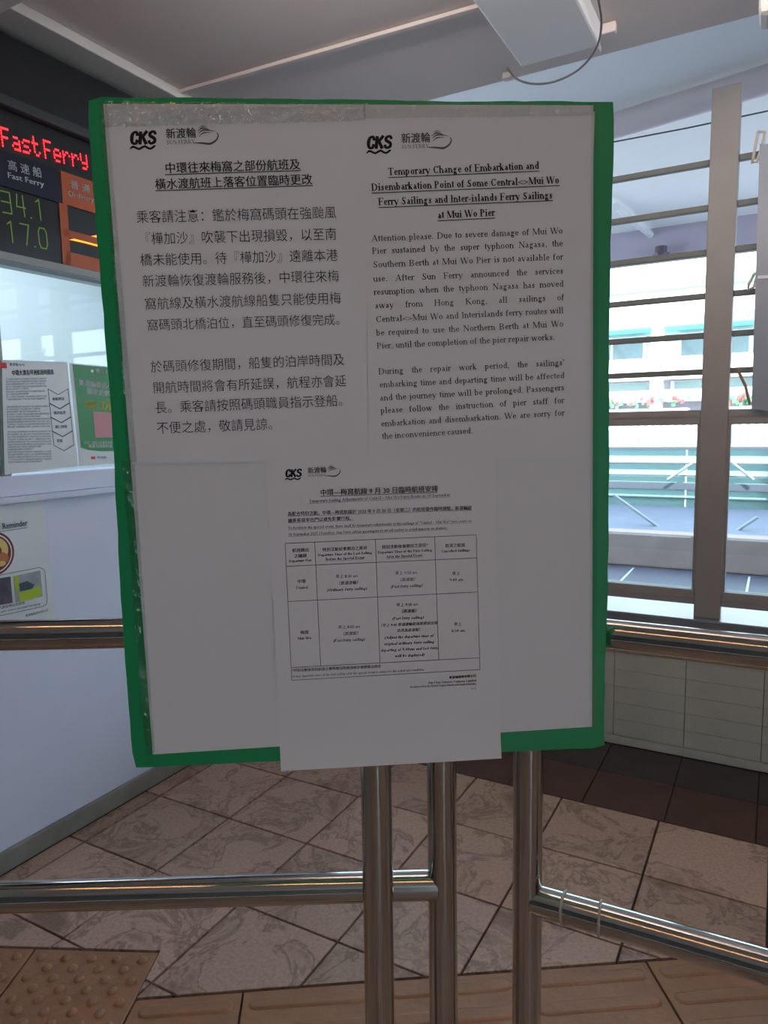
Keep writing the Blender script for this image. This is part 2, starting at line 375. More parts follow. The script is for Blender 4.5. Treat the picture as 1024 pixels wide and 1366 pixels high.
# ================================================================== STRUCTURE
# ---- floor: bed with the tiles as its parts
FX = (-3.2, 3.0)    # B range of the hall floor
fl = struct('floor', MB().box(-3.2, WIN_A + 0.15, FX[0], FX[1], -0.12, -0.012), M_GROUT, label='tiled ferry pier hall floor')
P, G = 0.3677, 0.0075
TA0, TB0 = 1.600, 0.035
def clip(poly, n, d):      # keep n.p >= d
    out = []
    for i in range(len(poly)):
        a, b = poly[i], poly[(i + 1) % len(poly)]; da, db = n.dot(a) - d, n.dot(b) - d
        if da >= 0: out.append(a)
        if (da > 0) != (db > 0) and abs(da - db) > 1e-9: out.append(a + (b - a) * (da / (da - db)))
    return out
def slab(poly, z0, z1, bev=0.002):
    mb = MB(); c = sum(poly, Vector((0, 0, 0))) / len(poly)
    ins = [c + (p - c) * (1 - bev / max((p - c).length, 1e-3)) for p in poly]
    lo = [Vector((p.x, p.y, z0)) for p in poly]; mi = [Vector((p.x, p.y, z1 - bev * .6)) for p in poly]; hi = [Vector((p.x, p.y, z1)) for p in ins]
    mb.grid([lo, mi, hi], closed=True, smooth=False); mb.face(hi); return mb
def parea(p): return 0.5 * abs(sum(p[i].x * p[(i + 1) % len(p)].y - p[(i + 1) % len(p)].x * p[i].y for i in range(len(p))))
# tactile strips: the ribbed one runs at 4.3 degrees to the camera's x axis
SD = Vector((math.cos(math.radians(4.3)), math.sin(math.radians(4.3)), 0)); SN = Vector((-SD.y, SD.x, 0))
SP = Vector((-0.683, 1.716, 0)); TS = 0.370
DX = Vector((math.cos(math.radians(-3.6)), math.sin(math.radians(-3.6)), 0)); DN = Vector((-DX.y, DX.x, 0))
DP = Vector((-0.671, 1.888, 0))                       # top right corner of the domed field
def clip_out(poly):
    """cut away both tactile strips, returns up to two convex pieces"""
    right = clip(poly, DX, DX.dot(DP)); left = clip(poly, -DX, -DX.dot(DP))
    res = []
    r2 = clip(right, SN, SN.dot(SP) + G) if right else []
    r3 = clip(right, -SN, -(SN.dot(SP) - TS - G)) if right else []
    l2 = clip(left, DN, DN.dot(DP) + G) if left else []
    l3 = clip(left, -DN, -(DN.dot(DP) - 2 * TS - G)) if left else []
    for q in (r2, l2, r3, l3):
        if len(q) >= 3 and parea(q) > 4e-5: res.append(q)
    # a tile lying wholly on one side joins back into one piece
    if len(res) == 2 and abs(parea(res[0]) + parea(res[1]) - parea(poly)) < parea(poly) * 0.04 and (res[0] is r2 and res[1] is l2 or res[0] is r3 and res[1] is l3): return [poly]
    return res
full_tile = None
for i in range(-10, 3):
    for j in range(-7, 8):
        a0, a1 = TA0 + i * P + G / 2, TA0 + (i + 1) * P - G / 2
        b0, b1 = TB0 + j * P + G / 2, TB0 + (j + 1) * P - G / 2
        b0 = max(b0, CTR_B + 0.02)
        if b1 - b0 < 0.02 or b1 > FX[1] or a0 < -3.15: continue
        poly = [W(a0, b0), W(a1, b0), W(a1, b1), W(a0, b1)][::-1]
        pieces = clip_out(poly)
        whole = len(pieces) == 1 and abs(parea(pieces[0]) - (P - G) ** 2) < 1e-4
        if whole and full_tile is not None:
            c = W((a0 + a1) / 2, (b0 + b1) / 2, 0); o = full_tile.copy(); o.name = 'floor_tile'; COL.objects.link(o); o.parent = fl
            o.location = c + Vector((0, 0, -0.012)) - world_loc(fl); o.location.z += random.uniform(-.0006, .0006); continue
        groups = [[q] for q in pieces]
        if len(pieces) == 2: groups = [pieces]
        for g_ in groups:
            mm = MB()
            for q in g_:
                sb = slab(q, -0.012, 0.0, 0.002 if len(g_) == 1 else 0.0002); i0 = len(mm.v); mm.v += sb.v; mm.f += [tuple(i0 + v for v in f) for f in sb.f]; mm.sm += sb.sm
            t = obj('floor_tile', mm, M_TILE, fl)
            if whole and full_tile is None: full_tile = t
# border rows along the window wall
for j in range(-8, 10):
    b0, b1 = -0.315 + j * 0.307 + 0.002, -0.315 + (j + 1) * 0.307 - 0.002
    b0 = max(b0, CTR_B + 0.02)
    if b1 - b0 < 0.03 or b1 > FX[1]: continue
    for (a0, a1, m) in ((2.706, 3.002, M_BORD), (3.006, WIN_A - 0.025, M_BORDG)):
        obj('border_tile', slab([W(a0, b1), W(a1, b1), W(a1, b0), W(a0, b0)], -0.012, 0.0), m, fl)
# ribbed tactile tiles
def oriented(o, x, y, w_, h_, z0, z1): return slab([o, o + x * w_, o + x * w_ + y * h_, o + y * h_], z0, z1)
def tilt_bar(c, x, y, L_, wd, h):       # rounded raised bar
    rows = []
    for lv, ins in ((0.0, 0.0), (h * .7, .003), (h, .008)):
        row = []
        for sx in (1, -1):
            for k in range(5):
                t = math.radians(-90 + 180 * k / 4) if sx > 0 else math.radians(90 + 180 * k / 4)
                row.append(c + x * (sx * (L_ / 2 - wd / 2) + (wd / 2 - ins) * math.cos(t)) + y * ((wd / 2 - ins) * math.sin(t)) + ZV * lv)
        rows.append(row)
    mb = MB(); mb.grid(rows, closed=True); mb.face(rows[-1]); return mb
bar_proto = None
joints = [-0.683 + 0.0, -0.400, -0.030, 0.340, 0.710, 1.080, 1.450, 1.820]
def sp(u, v): return SP + SD * u + SN * v            # u along the strip, v back from its far edge
for k in range(len(joints) - 1):
    u0 = (joints[k] - SP.x) / SD.x + 0.003; u1 = (joints[k + 1] - SP.x) / SD.x - 0.003
    quad = [sp(u0, -TS + .003), sp(u1, -TS + .003), sp(u1, -.003), sp(u0, -.003)]
    if k == 0:      # its left side follows the domed field
        for i_ in (0, 3):
            v_ = (quad[i_] - SP).dot(SN); p_ = sp(0, v_); d__ = (DX.dot(DP) + .003 - DX.dot(p_)) / DX.dot(SD); quad[i_] = sp(d__, v_)
    t = obj('tactile_tile', slab(quad, -0.012, 0.001), M_TACT, fl)
    for r_ in range(4):
        bw = u1 - u0 - 0.03; c = sp((u0 + u1) / 2, -0.045 - r_ * 0.0905) + ZV * 0.001
        b = obj('raised_bar', tilt_bar(c, SD, SN, bw, 0.044, 0.0042), M_TACT, t)
# domed tactile tiles
def dome_mesh(c, r, h):
    mb = MB(); rows = [[c + Vector((math.cos(2 * math.pi * k / 12), math.sin(2 * math.pi * k / 12), 0)) * rr + ZV * zz for k in range(12)] for rr, zz in ((r, 0), (r * .93, h * .45), (r * .7, h * .85), (r * .35, h))]
    mb.grid(rows, closed=True); mb.face(rows[-1], True); return mb
dome = None
for ci in range(3):
    for ri in range(2):
        o0 = DP - DX * (TS * (ci + 1)) - DN * (TS * (ri + 1))
        if (o0 + DN * TS + DX * TS).dot(BV) < CTR_B + 0.3: continue
        t = obj('tactile_tile', oriented(o0 + DX * .003 + DN * .003, DX, DN, TS - .006, TS - .006, -0.012, 0.001), M_TACT, fl)
        q = TS / 5
        for u in range(5):
            for v in range(5):
                for (du, dv) in ((0.5, 0.5), (1.0, 1.0)):
                    if du == 1.0 and (u == 4 or v == 4): continue
                    c = o0 + DX * (q * (u + du)) + DN * (q * (v + dv)) + ZV * 0.001
                    if dome is None: dome = obj('raised_dome', dome_mesh(c, 0.0145, 0.0080), M_TACT, t)
                    else:
                        d2 = dome.copy(); d2.name = 'raised_dome'; COL.objects.link(d2); d2.parent = t; d2.location = c - world_loc(t)

# ---- ceiling
CZ = 2.80; CEDGE = 2.76
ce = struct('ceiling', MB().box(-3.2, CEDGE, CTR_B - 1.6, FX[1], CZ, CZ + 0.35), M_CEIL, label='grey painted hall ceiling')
obj('ceiling_beam', MB().box(-3.0, 2.54, -0.835, -0.565, 2.725, CZ, 0.008), M_BEAM, ce)
obj('ceiling_beam', MB().box(1.0, 1.316, -2.27, 3.0, 2.62, CZ, 0.008), M_WHITE, ce)
obj('cornice', MB().box(-3.0, CEDGE, CTR_B, CTR_B + 0.20, 2.765, CZ, 0.004), M_WHITE, ce)
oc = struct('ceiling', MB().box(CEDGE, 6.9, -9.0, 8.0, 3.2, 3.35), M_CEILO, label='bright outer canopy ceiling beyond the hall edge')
# roof continues over the step
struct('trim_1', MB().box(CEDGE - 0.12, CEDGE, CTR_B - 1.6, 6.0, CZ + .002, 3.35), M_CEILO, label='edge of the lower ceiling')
# canopy fascia far out
f0 = atA(850, 350, 6.9).z
struct('trim_2', MB().box(6.9, 7.05, -9, 8, f0, 3.35), mat('fascia_mauve', (0.34, 0.31, 0.38), 0.6), label='mauve fascia closing the canopy ceiling')

# ---- counter wall (left)
wl = struct('wall_left', MB().box(-3.2, WIN_A + 0.1, CTR_B - 0.12, CTR_B, 0.0, 1.262), M_COUNTER, label='pale blue panelled ticket counter wall')
wt = MB().box(-3.2, WIN_A + 0.1, CTR_B - 0.12, CTR_B, 2.07, CZ)
wt.box(-3.2, 1.49 - 0.06, CTR_B - 0.12, CTR_B, 1.262, 2.07)
wt.box(2.75, WIN_A + 0.1, CTR_B - 0.12, CTR_B, 1.262, 2.07)
obj('wall_panel', wt, M_WHITE, wl)
obj('counter_ledge', MB().box(-3.0, 3.25, CTR_B - 0.1, CTR_B + 0.035, 1.262, 1.285, 0.004).box(-3.0, 3.25, CTR_B - 0.1, CTR_B + 0.012, 1.285, 1.355, 0.003), M_COUNTER, wl)
struct('baseboard_left', MB().box(-3.2, WIN_A, CTR_B, CTR_B + 0.018, 0.0, 0.075, 0.005), M_SKIRT, label='grey skirting under the ticket counter')
# booth behind the glass
struct('wall_booth', MB().box(-3.2, WIN_A, CTR_B - 1.62, CTR_B - 1.6, 0, CZ).box(-3.2, WIN_A, CTR_B - 1.6, CTR_B - 0.12, -0.02, 0.0), mat('booth_wall', (0.80, 0.86, 0.88), 0.5), label='pale wall inside the ticket booth')
struct('wall_booth_end', MB().box(WIN_A, WIN_A + .1, CTR_B - 1.6, CTR_B - .12, 0, CZ).box(-3.3, -3.2, CTR_B - 1.6, CTR_B - .12, 0, CZ), MATS['booth_wall'], label='end wall of the ticket booth')
area('booth_lamp', W(2.0, CTR_B - 0.85, 2.7), W(2.0, CTR_B - 0.9, 0), 1.6, 0.7, 13, (0.86, 0.95, 1.0))
bw_ = struct('window_1', MB().box(1.43, 1.495, CTR_B - 0.08, CTR_B + 0.008, 1.355, 2.07, 0.004), mat('booth_frame', (0.42, 0.47, 0.44), 0.4), label='ticket booth window')
obj('pane', MB().box(1.495, 2.75, CTR_B - 0.045, CTR_B - 0.039, 1.355, 2.07), M_BGLASS, bw_)

# ---- window wall (right)
wr = struct('wall_right', MB().box(WIN_A + 0.006, WIN_A + 0.20, CTR_B - .1, FX[1], 0.0, 0.60), M_GROUT, label='low tiled wall under the windows')
k0 = None
for j in range(-7, 11):
    b0, b1 = -0.006 + j * 0.307 + .0012, -0.006 + (j + 1) * 0.307 - .0012
    b0 = max(b0, CTR_B + .002)
    if b1 - b0 < .03 or b1 > FX[1]: continue
    for r_ in range(7):
        z0 = 0.042 + r_ * 0.0795; z1 = z0 + 0.0795 - .0012
        if k0 is not None and b1 - b0 > .303 :
            o = k0.copy(); o.name = 'wall_tile'; COL.objects.link(o); o.parent = wr; c = W(WIN_A - .002, (b0 + b1) / 2, z0); o.location = c - world_loc(wr); continue
        t = obj('wall_tile', MB().box(WIN_A - 0.008, WIN_A + 0.004, b0, b1, z0, z1, .001), M_WTILE, wr)
        if b1 - b0 > .303: k0 = t
obj('skirting', MB().box(WIN_A - 0.016, WIN_A + .006, CTR_B, FX[1], 0.0, 0.038, .003), M_WTILE, wr)
sill = obj('sill', MB().box(WIN_A - 0.05, WIN_A + 0.24, CTR_B, FX[1], 0.598, 0.645, 0.006), mat('sill_tile', (0.18, 0.195, 0.22), 0.3, var=0.08), wr)
LOUV = [2.549, 2.372, 2.194, 2.018, 1.856, 1.705]
mull = [(-0.292 + 1.02 * k, -0.186 + 1.02 * k) for k in range(-2, 4)]
edges = [CTR_B] + [m for p in mull for m in p]
for n in range(len(mull)):
    b0, b1 = mull[n]; bl = mull[n - 1][1] if n else CTR_B + .002
    wn = struct('window_%d' % (n + 2), MB().box(WIN_A - 0.004, WIN_A + 0.075, b0, b1, 0.645, 2.825, 0.004), M_FRAME, label='window bay with louvre rods above a fixed pane')
    for z in LOUV: obj('louvre_rod', MB().box(WIN_A + .020, WIN_A + 0.045, bl, b0, z - 0.012, z + 0.012, .003), mat('rod_grey', (0.15, 0.16, 0.145), 0.5), wn)
    obj('transom', MB().box(WIN_A + 0.004, WIN_A + 0.065, bl, b0, 1.482, 1.545, 0.004).box(WIN_A + 0.0, WIN_A + 0.07, bl, b0, 1.515, 1.522), M_FRAME, wn)
    obj('bottom_frame', MB().box(WIN_A + 0.004, WIN_A + 0.065, bl, b0, 0.70, 0.765, 0.004).box(WIN_A + 0.0, WIN_A + 0.07, bl, b0, 0.728, 0.734), M_FRAME, wn)
    obj('pane', MB().box(WIN_A + 0.035, WIN_A + 0.041, bl, b0, 0.765, 1.482), M_GLASS, wn)
    for bb in (bl, b0 - .012): obj('frame_edge', MB().box(WIN_A + 0.008, WIN_A + 0.06, bb, bb + .012, 0.765, 1.482), M_FRAME, wn)

# ---- right side and back of the hall (beside and behind the viewer)
struct('wall_side', MB().box(-2.45, WIN_A + .2, FX[1], FX[1] + .1, 0.0, CZ), mat('back_wall', (0.17, 0.155, 0.15), 0.7), label='right end wall of the hall')
wb = struct('wall_back', MB().box(-3.3, -3.2, CTR_B - .1, FX[1], 0.0, CZ), mat('back_wall', (0.17, 0.155, 0.15), 0.7), label='rear wall of the hall')

# warm fill lights in troughs, added out of view to brighten the ceiling
for k, b in enumerate((-0.62, 0.72)):
    t = tag(obj('added_fill_trough', MB().box(1.34, 1.42, b - .58, b + .58, 2.66, 2.67, .002).box(1.34, 1.346, b - .58, b + .58, 2.67, 2.70).box(1.316, 1.342, b - .1, b + .1, 2.66, 2.70), M_FRAME),
        'unseen fill light trough added on the near ceiling beam to brighten the ceiling, ' + ('left one' if k == 0 else 'right one'), 'lamp', 'added fill lights')
    area('uplight', W(1.385, b, 2.68), W(2.5, b, 2.86), 1.1, 0.05, UPW, (1.0, 0.88, 0.80))
tag(obj('amber_tube_lamp', MB().box(-0.03, 0.03, -1.6, 1.6, 2.765, CZ, .004), M_FRAME), 'thin amber lamp fitting on the ceiling over the viewer', 'lamp')
area('amber_tube', W(0, 0, 2.762), W(0, 0, 0), 3.0, 0.025, 3.2, (1.0, 0.50, 0.22)).rotation_euler = (0, 0, -AZ)
# ================================================================== THE NOTICE BOARD
Rz = Matrix.Rotation(math.radians(3.296), 3, 'Z'); Rx = Matrix.Rotation(math.radians(-0.232), 3, 'X'); Ry = Matrix.Rotation(math.radians(-0.181), 3, 'Y')
BM = Rz @ Rx @ Ry; BS = 0.685
BC = CAM + (Vector((-0.035, 1.436, 1.461)) - CAM) * BS
BW, BH = 1.0 * BS, 1.3162 * BS
bx, by, bz = BM @ Vector((1, 0, 0)), BM @ Vector((0, 1, 0)), BM @ Vector((0, 0, 1))
BN = -by                                          # towards the reader
def bd(x, y, lift=0.0): return hit(x, y, BC + BN * lift, BN)
board = thing('notice_board', BC - bz * BH / 2 - BN * -0.0, 'green corrugated plastic board carrying the white ferry notices, fixed before the steel posts', 'notice board')
mb = MB(); N = 40; ring = []
cs = [(118, 130), (818, 136), (806, 997), (178, 1024)]
def edge_noise(i): return random.uniform(-0.0007, 0.0007)
cor = [bd(*c) for c in cs]
outl = []
for k in range(4):
    a, b = cor[k], cor[(k + 1) % 4]
    for i in range(N):
        t = i / N
        p = a.lerp(b, t); nrm = (b - a).normalized().cross(BN)
        d = edge_noise(i) + (0.0016 * math.sin(t * 9 + k * 2) if k in (1, 3) else 0.0006 * math.sin(t * 7))
        # softly cut corners
        e = min(t, 1 - t) * (b - a).length
        cut = 0.006 if k != 1 else 0.003
        if e < cut: d -= (cut - e) * (0.55)
        ctr = BC - p; sgn = 1 if nrm.dot(ctr) < 0 else -1
        outl.append(p + nrm * sgn * d)
fr_ = [p for p in outl]; bk = [p - BN * 0.010 for p in outl]
c0 = BC
mb.face(fr_[::-1] if (fr_[1] - fr_[0]).cross(fr_[2 * N] - fr_[0]).dot(BN) < 0 else fr_)
mb.face(bk); mb.grid([fr_, bk], closed=True, smooth=False)
panel = obj('board_panel', mb, M_GREEN, board)
def sheet_mesh(corners, lift, nx=16, ny=20, amp=0.0006, curl=0.0, seed=1):
    """paper through four photo corners (TL,TR,BR,BL) resting on the board, with a little waviness"""
    P4 = [bd(*c) for c in corners]; rows = []
    rnd = random.Random(seed); ph = [rnd.uniform(0, 6) for _ in range(4)]
    for j in range(ny + 1):
        v = j / ny; row = []
        for i in range(nx + 1):
            u = i / nx; p = P4[0].lerp(P4[1], u).lerp(P4[3].lerp(P4[2], u), v)
            z = lift + amp * (1 + math.sin(u * 5 + ph[0] + v * 3) * math.sin(v * 6 + ph[1])) * 0.5
            e = max(0, v - 0.93) / 0.07; z += curl * e * e
            row.append(p + BN * z)
        rows.append(row)
    m = MB(); m.grid(rows[::-1]); back = [[q - BN * 0.0003 for q in r] for r in rows]; m.grid(back)
    loop = rows[0] + [r[-1] for r in rows[1:]] + rows[-1][::-1][1:] + [r[0] for r in rows[::-1][1:-1]]
    m.grid([loop, [q - BN * 0.0003 for q in loop]], closed=True, smooth=False); return m
LIFT0 = 0.0008
backing = obj('backing_sheet', sheet_mesh([(138, 139), (791, 141), (789, 969), (204, 1006)], LIFT0, seed=3), M_PAPER2, None)
tag(backing, 'large blank white backing sheet covering most of the green board', 'paper sheet')
sheets = {}
def sheet(key, corners, lift, label, **k):
    s = obj('notice_sheet', sheet_mesh(corners, lift, **k), M_PAPER, None); tag(s, label, 'notice', 'printed notices on the green board'); sheets[key] = s; return s
S1 = sheet('zh', [(141, 142), (487, 149), (490, 613), (177, 619)], 0.0026, 'upper left white notice printed in large Chinese characters only', seed=4)
S2 = sheet('en', [(486, 149), (792, 150), (779, 609), (492, 617)], 0.0026, 'upper right white notice in English about embarkation changes', seed=5)
S3 = sheet('tab', [(355, 611), (659, 601), (667, 1008), (375, 1025)], 0.0046, 'lower white notice with a timetable grid, hanging over the bottom edge of the board', curl=0.004, seed=6)
T1L, T3L = 0.0026 + 0.0009, 0.0046 + 0.0009

def bframe(x0, y0, x1, y1, lift): return Frame(bd(x0, y0, lift), bd(x1, y1, lift), BN)
def en_line(mb, x0, y0, x1, y1, text, em, lift, bold=False, italic=0.0, justify=True, ul=None):
    fr = bframe(x0, y0, x1, y1, lift); e = em
    put(mb, serif_polys(text, bold, italic, fr.len / e, justify), fr, e)
    if ul is not None:
        t = e * ul; d = -0.16 * e
        mb.face([fr.pt(0, d - t), fr.pt(fr.len, d - t), fr.pt(fr.len, d), fr.pt(0, d)])
def zh_line(mb, x0, y0, x1, y1, text, lift, off=0.0, ul=None, vs=1.0, cells=None):
    fr = bframe(x0, y0, x1, y1, lift); n = cells or len(text); e = fr.len / n
    pl, wd = font_glyphs(text, off); k = 1.0 if n == len(text) else (fr.len / e) / max(wd, .1)
    put(mb, [[(x * k, (y + 0.08) * vs) for x, y in p] for p in pl], fr, e)
    if ul is not None:
        t = e * ul; d = -0.06 * e
        mb.face([fr.pt(0, d - t), fr.pt(fr.len, d - t), fr.pt(fr.len, d), fr.pt(0, d)])
def ppx(x): return x / FPX * 0.995      # pixel length at the board, metres
# --- Chinese notice
mb = MB()
zh_line(mb, 220, 231.5, 401, 226, '中環往來梅窩之部份航班及', T1L, 0.012, 0.07)
zh_line(mb, 207, 253, 417, 246, '橫水渡航班上落客位置臨時更改', T1L, 0.012, 0.07)
obj('printed_heading', mb, M_INK, S1)
mb = MB()
for (x0, y0, x1, y1, s) in ((182, 298, 449, 291.6, '乘客請注意：鑑於梅窩碼頭在強颱風'), (185, 327, 449.5, 320, '『樺加沙』吹襲下出現損毀，以至南'),
    (187, 355, 451, 348.2, '橋未能使用。待『樺加沙』遠離本港'), (190, 383.3, 453, 376, '新渡輪恢復渡輪服務後，中環往來梅'), (193, 413.6, 455.5, 405.3, '窩航線及橫水渡航線船隻只能使用梅'),
    (196, 441.4, 463, 433.3, '窩碼頭北橋泊位，直至碼頭修復完成。'), (201, 497.5, 460, 487, '於碼頭修復期間，船隻的泊岸時間及'), (204, 525.3, 462.4, 515.5, '開航時間將會有所延誤，航程亦會延'),
    (207, 551.9, 467, 541.3, '長。乘客請按照碼頭職員指示登船。'), (209, 579, 374, 573, '不便之處，敬請見諒。')):
    zh_line(mb, x0, y0, x1, y1, s, T1L, -0.006, vs=1.06)
obj('printed_text', mb, M_INK, S1)
# --- English notice
mb = MB()
for (x0, y0, x1, y1, s) in ((517.5, 234, 719, 225.3, 'Temporary Change of Embarkation and'), (495.3, 254.7, 746, 244.6, 'Disembarkation Point of Some Central<>Mui Wo'),
    (504.5, 274, 737, 264.7, 'Ferry Sailings and Inter-islands Ferry Sailings'), (583.6, 291.6, 660, 288, 'at Mui Wo Pier')):
    en_line(mb, x0, y0, x1, y1, s, ppx(13.4), T1L, bold=True, justify=False, ul=0.075)
obj('printed_heading', mb, M_INK, S2)
mb = MB(); _s = 'Pier, until the completion of the pier repair works.'
EM_BODY = bframe(502.3, 465.4, 740, 453.3, T1L).len / (sum(SW.get(c, 500) for c in _s) / 1000)
for (x0, y0, x1, y1, s) in ((495.3, 322.2, 750.6, 311.6, 'Attention please. Due to severe damage of Mui Wo'), (496, 338.9, 750.6, 328.4, 'Pier sustained by the super typhoon Nagasa, the'),
    (497.4, 357, 751, 346.4, 'Southern Berth at Mui Wo Pier is not available for'), (497.8, 376, 751.3, 365, 'use. After Sun Ferry announced the services'),
    (498.5, 393.6, 751.6, 382.3, 'resumption when the typhoon Nagasa has moved'), (499.9, 411.6, 752.4, 400.4, 'away from Hong Kong, all sailings of'),
    (501, 430, 751.6, 417.8, 'Central<>Mui Wo and Interislands ferry routes will'), (501.6, 447.9, 751.6, 435.6, 'be required to use the Northern Berth at Mui Wo'),
    (502.3, 465.4, 740, 453.3, 'Pier, until the completion of the pier repair works.'), (504.5, 499.5, 753, 487.2, "During the repair work period, the sailings'"),
    (505.9, 517, 752.7, 504.5, 'embarking time and departing time will be affected'), (506.6, 534.7, 752.7, 520.6, 'and the journey time will be prolonged. Passengers'),
    (507.6, 551.6, 752.7, 537.5, 'please follow the instruction of pier staff for'), (508.3, 569, 753, 554.2, 'embarkation and disembarkation. We are sorry for'), (509.4, 585.7, 631, 578, 'the inconvenience caused.')):
    en_line(mb, x0, y0, x1, y1, s, EM_BODY, T1L)
obj('printed_text', mb, M_INK, S2)
# --- the two-part letterhead mark
def stroke2(mb, fr, k, pts, ws, sub=1):
    """tapered stroke through design points (Catmull-Rom)"""
    P_ = [Vector((x, y)) for x, y in pts]; Q = []; Wd = []
    for i in range(len(P_) - 1):
        p0, p1, p2, p3 = P_[max(i - 1, 0)], P_[i], P_[i + 1], P_[min(i + 2, len(P_) - 1)]
        for s_ in range(6):
            t = s_ / 6
            Q.append(0.5 * ((2 * p1) + (-p0 + p2) * t + (2 * p0 - 5 * p1 + 4 * p2 - p3) * t * t + (-p0 + 3 * p1 - 3 * p2 + p3) * t ** 3)); Wd.append(ws[i] * (1 - t) + ws[i + 1] * t)
    Q.append(P_[-1]); Wd.append(ws[-1])
    for i in range(len(Q) - 1):
        d = (Q[min(i + 1, len(Q) - 1)] - Q[max(i - 1, 0)]).normalized(); n = Vector((-d.y, d.x))
        d2 = (Q[min(i + 2, len(Q) - 1)] - Q[i]).normalized(); n2 = Vector((-d2.y, d2.x))
        q = [Q[i] + n * Wd[i] / 2, Q[i] - n * Wd[i] / 2, Q[i + 1] - n2 * Wd[i + 1] / 2, Q[i + 1] + n2 * Wd[i + 1] / 2]
        put(mb, [[(v.x, v.y) for v in q]], fr, k)
def letterhead(x0, y0, x1, y1, lift, parent):
    """x0..x1: from the left of the bold letters to the tip of the swoosh, along their baseline; design unit = 706 across"""
    fr = bframe(x0, y0, x1, y1, lift); k = fr.len / 706.0
    mb = MB()
    def S(dx, dy, pts, ws):   # slanted heavy strokes
        stroke2(mb, fr, k, [(dx + x + 0.16 * y, dy + y) for x, y in pts], ws)
    S(0, 0, [(48, 66), (42, 92), (22, 94), (8, 78), (4, 50), (8, 22), (22, 8), (42, 12), (48, 38)], [26, 22, 20, 26, 29, 26, 20, 22, 26])
    S(72, 0, [(0, 0), (0, 100)], [28, 28]); S(72, 0, [(52, 102), (10, 50)], [25, 23]); S(72, 0, [(20, 56), (52, 0)], [25, 29])
    S(142, 0, [(50, 72), (42, 92), (22, 94), (6, 82), (8, 64), (28, 52), (46, 38), (46, 18), (28, 6), (8, 10), (0, 30)], [25, 21, 20, 25, 26, 27, 26, 25, 20, 21, 25])
    stroke2(mb, fr, k, [(-10, -32), (12, -16), (34, -22), (62, -34), (90, -22), (112, -16), (134, -30), (158, -34), (182, -20), (196, -12)], [8, 17, 17, 17, 17, 17, 17, 17, 17, 8])
    obj('bold_logo_letters', mb, M_INK, parent)
    mb = MB(); pl, wd = font_glyphs('新渡輪', 0.012)
    put(mb, [[(285 + x * 82, 42 + y * 86) for x, y in p] for p in pl], fr, k)
    obj('logo_characters', mb, M_INK, parent)
    mb = MB(); put(mb, [[(285 + x * 44, -8 + y * 46) for x, y in p] for p in serif_polys('SUN FERRY', width=232 / 44)], fr, k)
    stroke2(mb, fr, k, [(505, -4), (570, -8), (636, -15), (686, 10), (706, 44), (696, 70)], [5, 13, 17, 13, 10, 4])
    for (a, b, c, wd) in (((556, 112), (590, 124), (625, 108), 7), ((540, 82), (585, 108), (648, 88), 12), ((545, 62), (592, 92), (690, 78), 12), ((550, 42), (590, 70), (650, 70), 10)):
        stroke2(mb, fr, k, [a, b, c], [1.5, wd, 1.5])
    obj('logo_swoosh', mb, M_INKG, parent)
letterhead(174.5, 193.2, 291.5, 188.6, T1L, S1)
letterhead(490, 199, 602, 194.6, T1L, S2)
letterhead(381, 636.8, 453.8, 633.3, T3L, S3)
# --- timetable notice
mb = MB()
zh_line(mb, 427, 661.3, 584, 656, '中環—梅窩航線 9 月 30 日臨時航班安排', T3L, 0.018, 0.07, vs=1.0, cells=17.0)
obj('printed_heading', mb, M_INK, S3)
mb = MB()
en_line(mb, 412, 670.5, 600, 661.8, 'Temporary Sailing Adjustments of Central – Mui Wo Ferry Route on 30 September', ppx(5.9), T3L, justify=False, ul=0.05)
zh_line(mb, 383.5, 688.4, 629, 680, '為配合特別活動，中環—梅窩航線於 2025 年 9 月 30 日（星期二）的航班需作臨時調整，新渡輪提', T3L, 0.012, 0.05, cells=40)
zh_line(mb, 384, 697.2, 472, 693.6, '議乘客提早出門以避免影響行程。', T3L, 0.012, 0.05)
en_line(mb, 384, 706, 629, 696.4, 'To facilitate the special event, there shall be temporary adjustments of the sailings of "Central – Mui Wo" ferry route on', ppx(5.0), T3L, justify=False, ul=0.05)
en_line(mb, 384.5, 714.8, 597, 705.6, '30 September 2025 (Tuesday). Sun Ferry advise passengers to set off earlier to avoid impacts on journey.', ppx(5.0), T3L, justify=False, ul=0.05)
obj('printed_text', mb, M_INK, S3)
def tl(mb, x0, y0, x1, y1, w_=0.7):
    fr = bframe(x0, y0, x1, y1, T3L); h = ppx(w_) / 2; mb.face([fr.pt(0, -h), fr.pt(fr.len, -h), fr.pt(fr.len, h), fr.pt(0, h)])
mb = MB()
for l in ((380, 725, 635, 713.5), (381.5, 755.5, 635.5, 744.3), (383.5, 802.5, 636.5, 789.7), (388, 890.5, 639, 877.5), (389, 907.5, 640, 893.2),
          (380, 725, 389, 907.5), (419.5, 723.2, 427.5, 888.5), (500.5, 719.6, 506.5, 884.5), (579.5, 716, 585, 880.3), (635, 713.5, 640, 893.2)): tl(mb, *l)
obj('table_grid', mb, M_INKG, S3)
def tri(q): return q
mb = MB(); SLP = -0.047
def cell(cx, cy, text, size, zh=False, it=0.0, bold=False, ul=None):
    e = ppx(size)
    if zh:
        pl, wd = font_glyphs(text, 0.012 if bold else 0.004); wpx = wd * size
        x0, x1 = cx - wpx / 2, cx + wpx / 2
        fr = bframe(x0, cy - SLP * wpx / 2, x1, cy + SLP * wpx / 2, T3L)
        put(mb, [[(x + it * y, y) for x, y in p] for p in pl], fr, e)
    else:
        nat = sum(SW.get(c, 500) for c in text) / 1000 * size * 1.03
        en_line(mb, cx - nat / 2, cy - SLP * nat / 2, cx + nat / 2, cy + SLP * nat / 2, text, e, T3L, bold, it, False, ul)
Z, I = True, 0.25
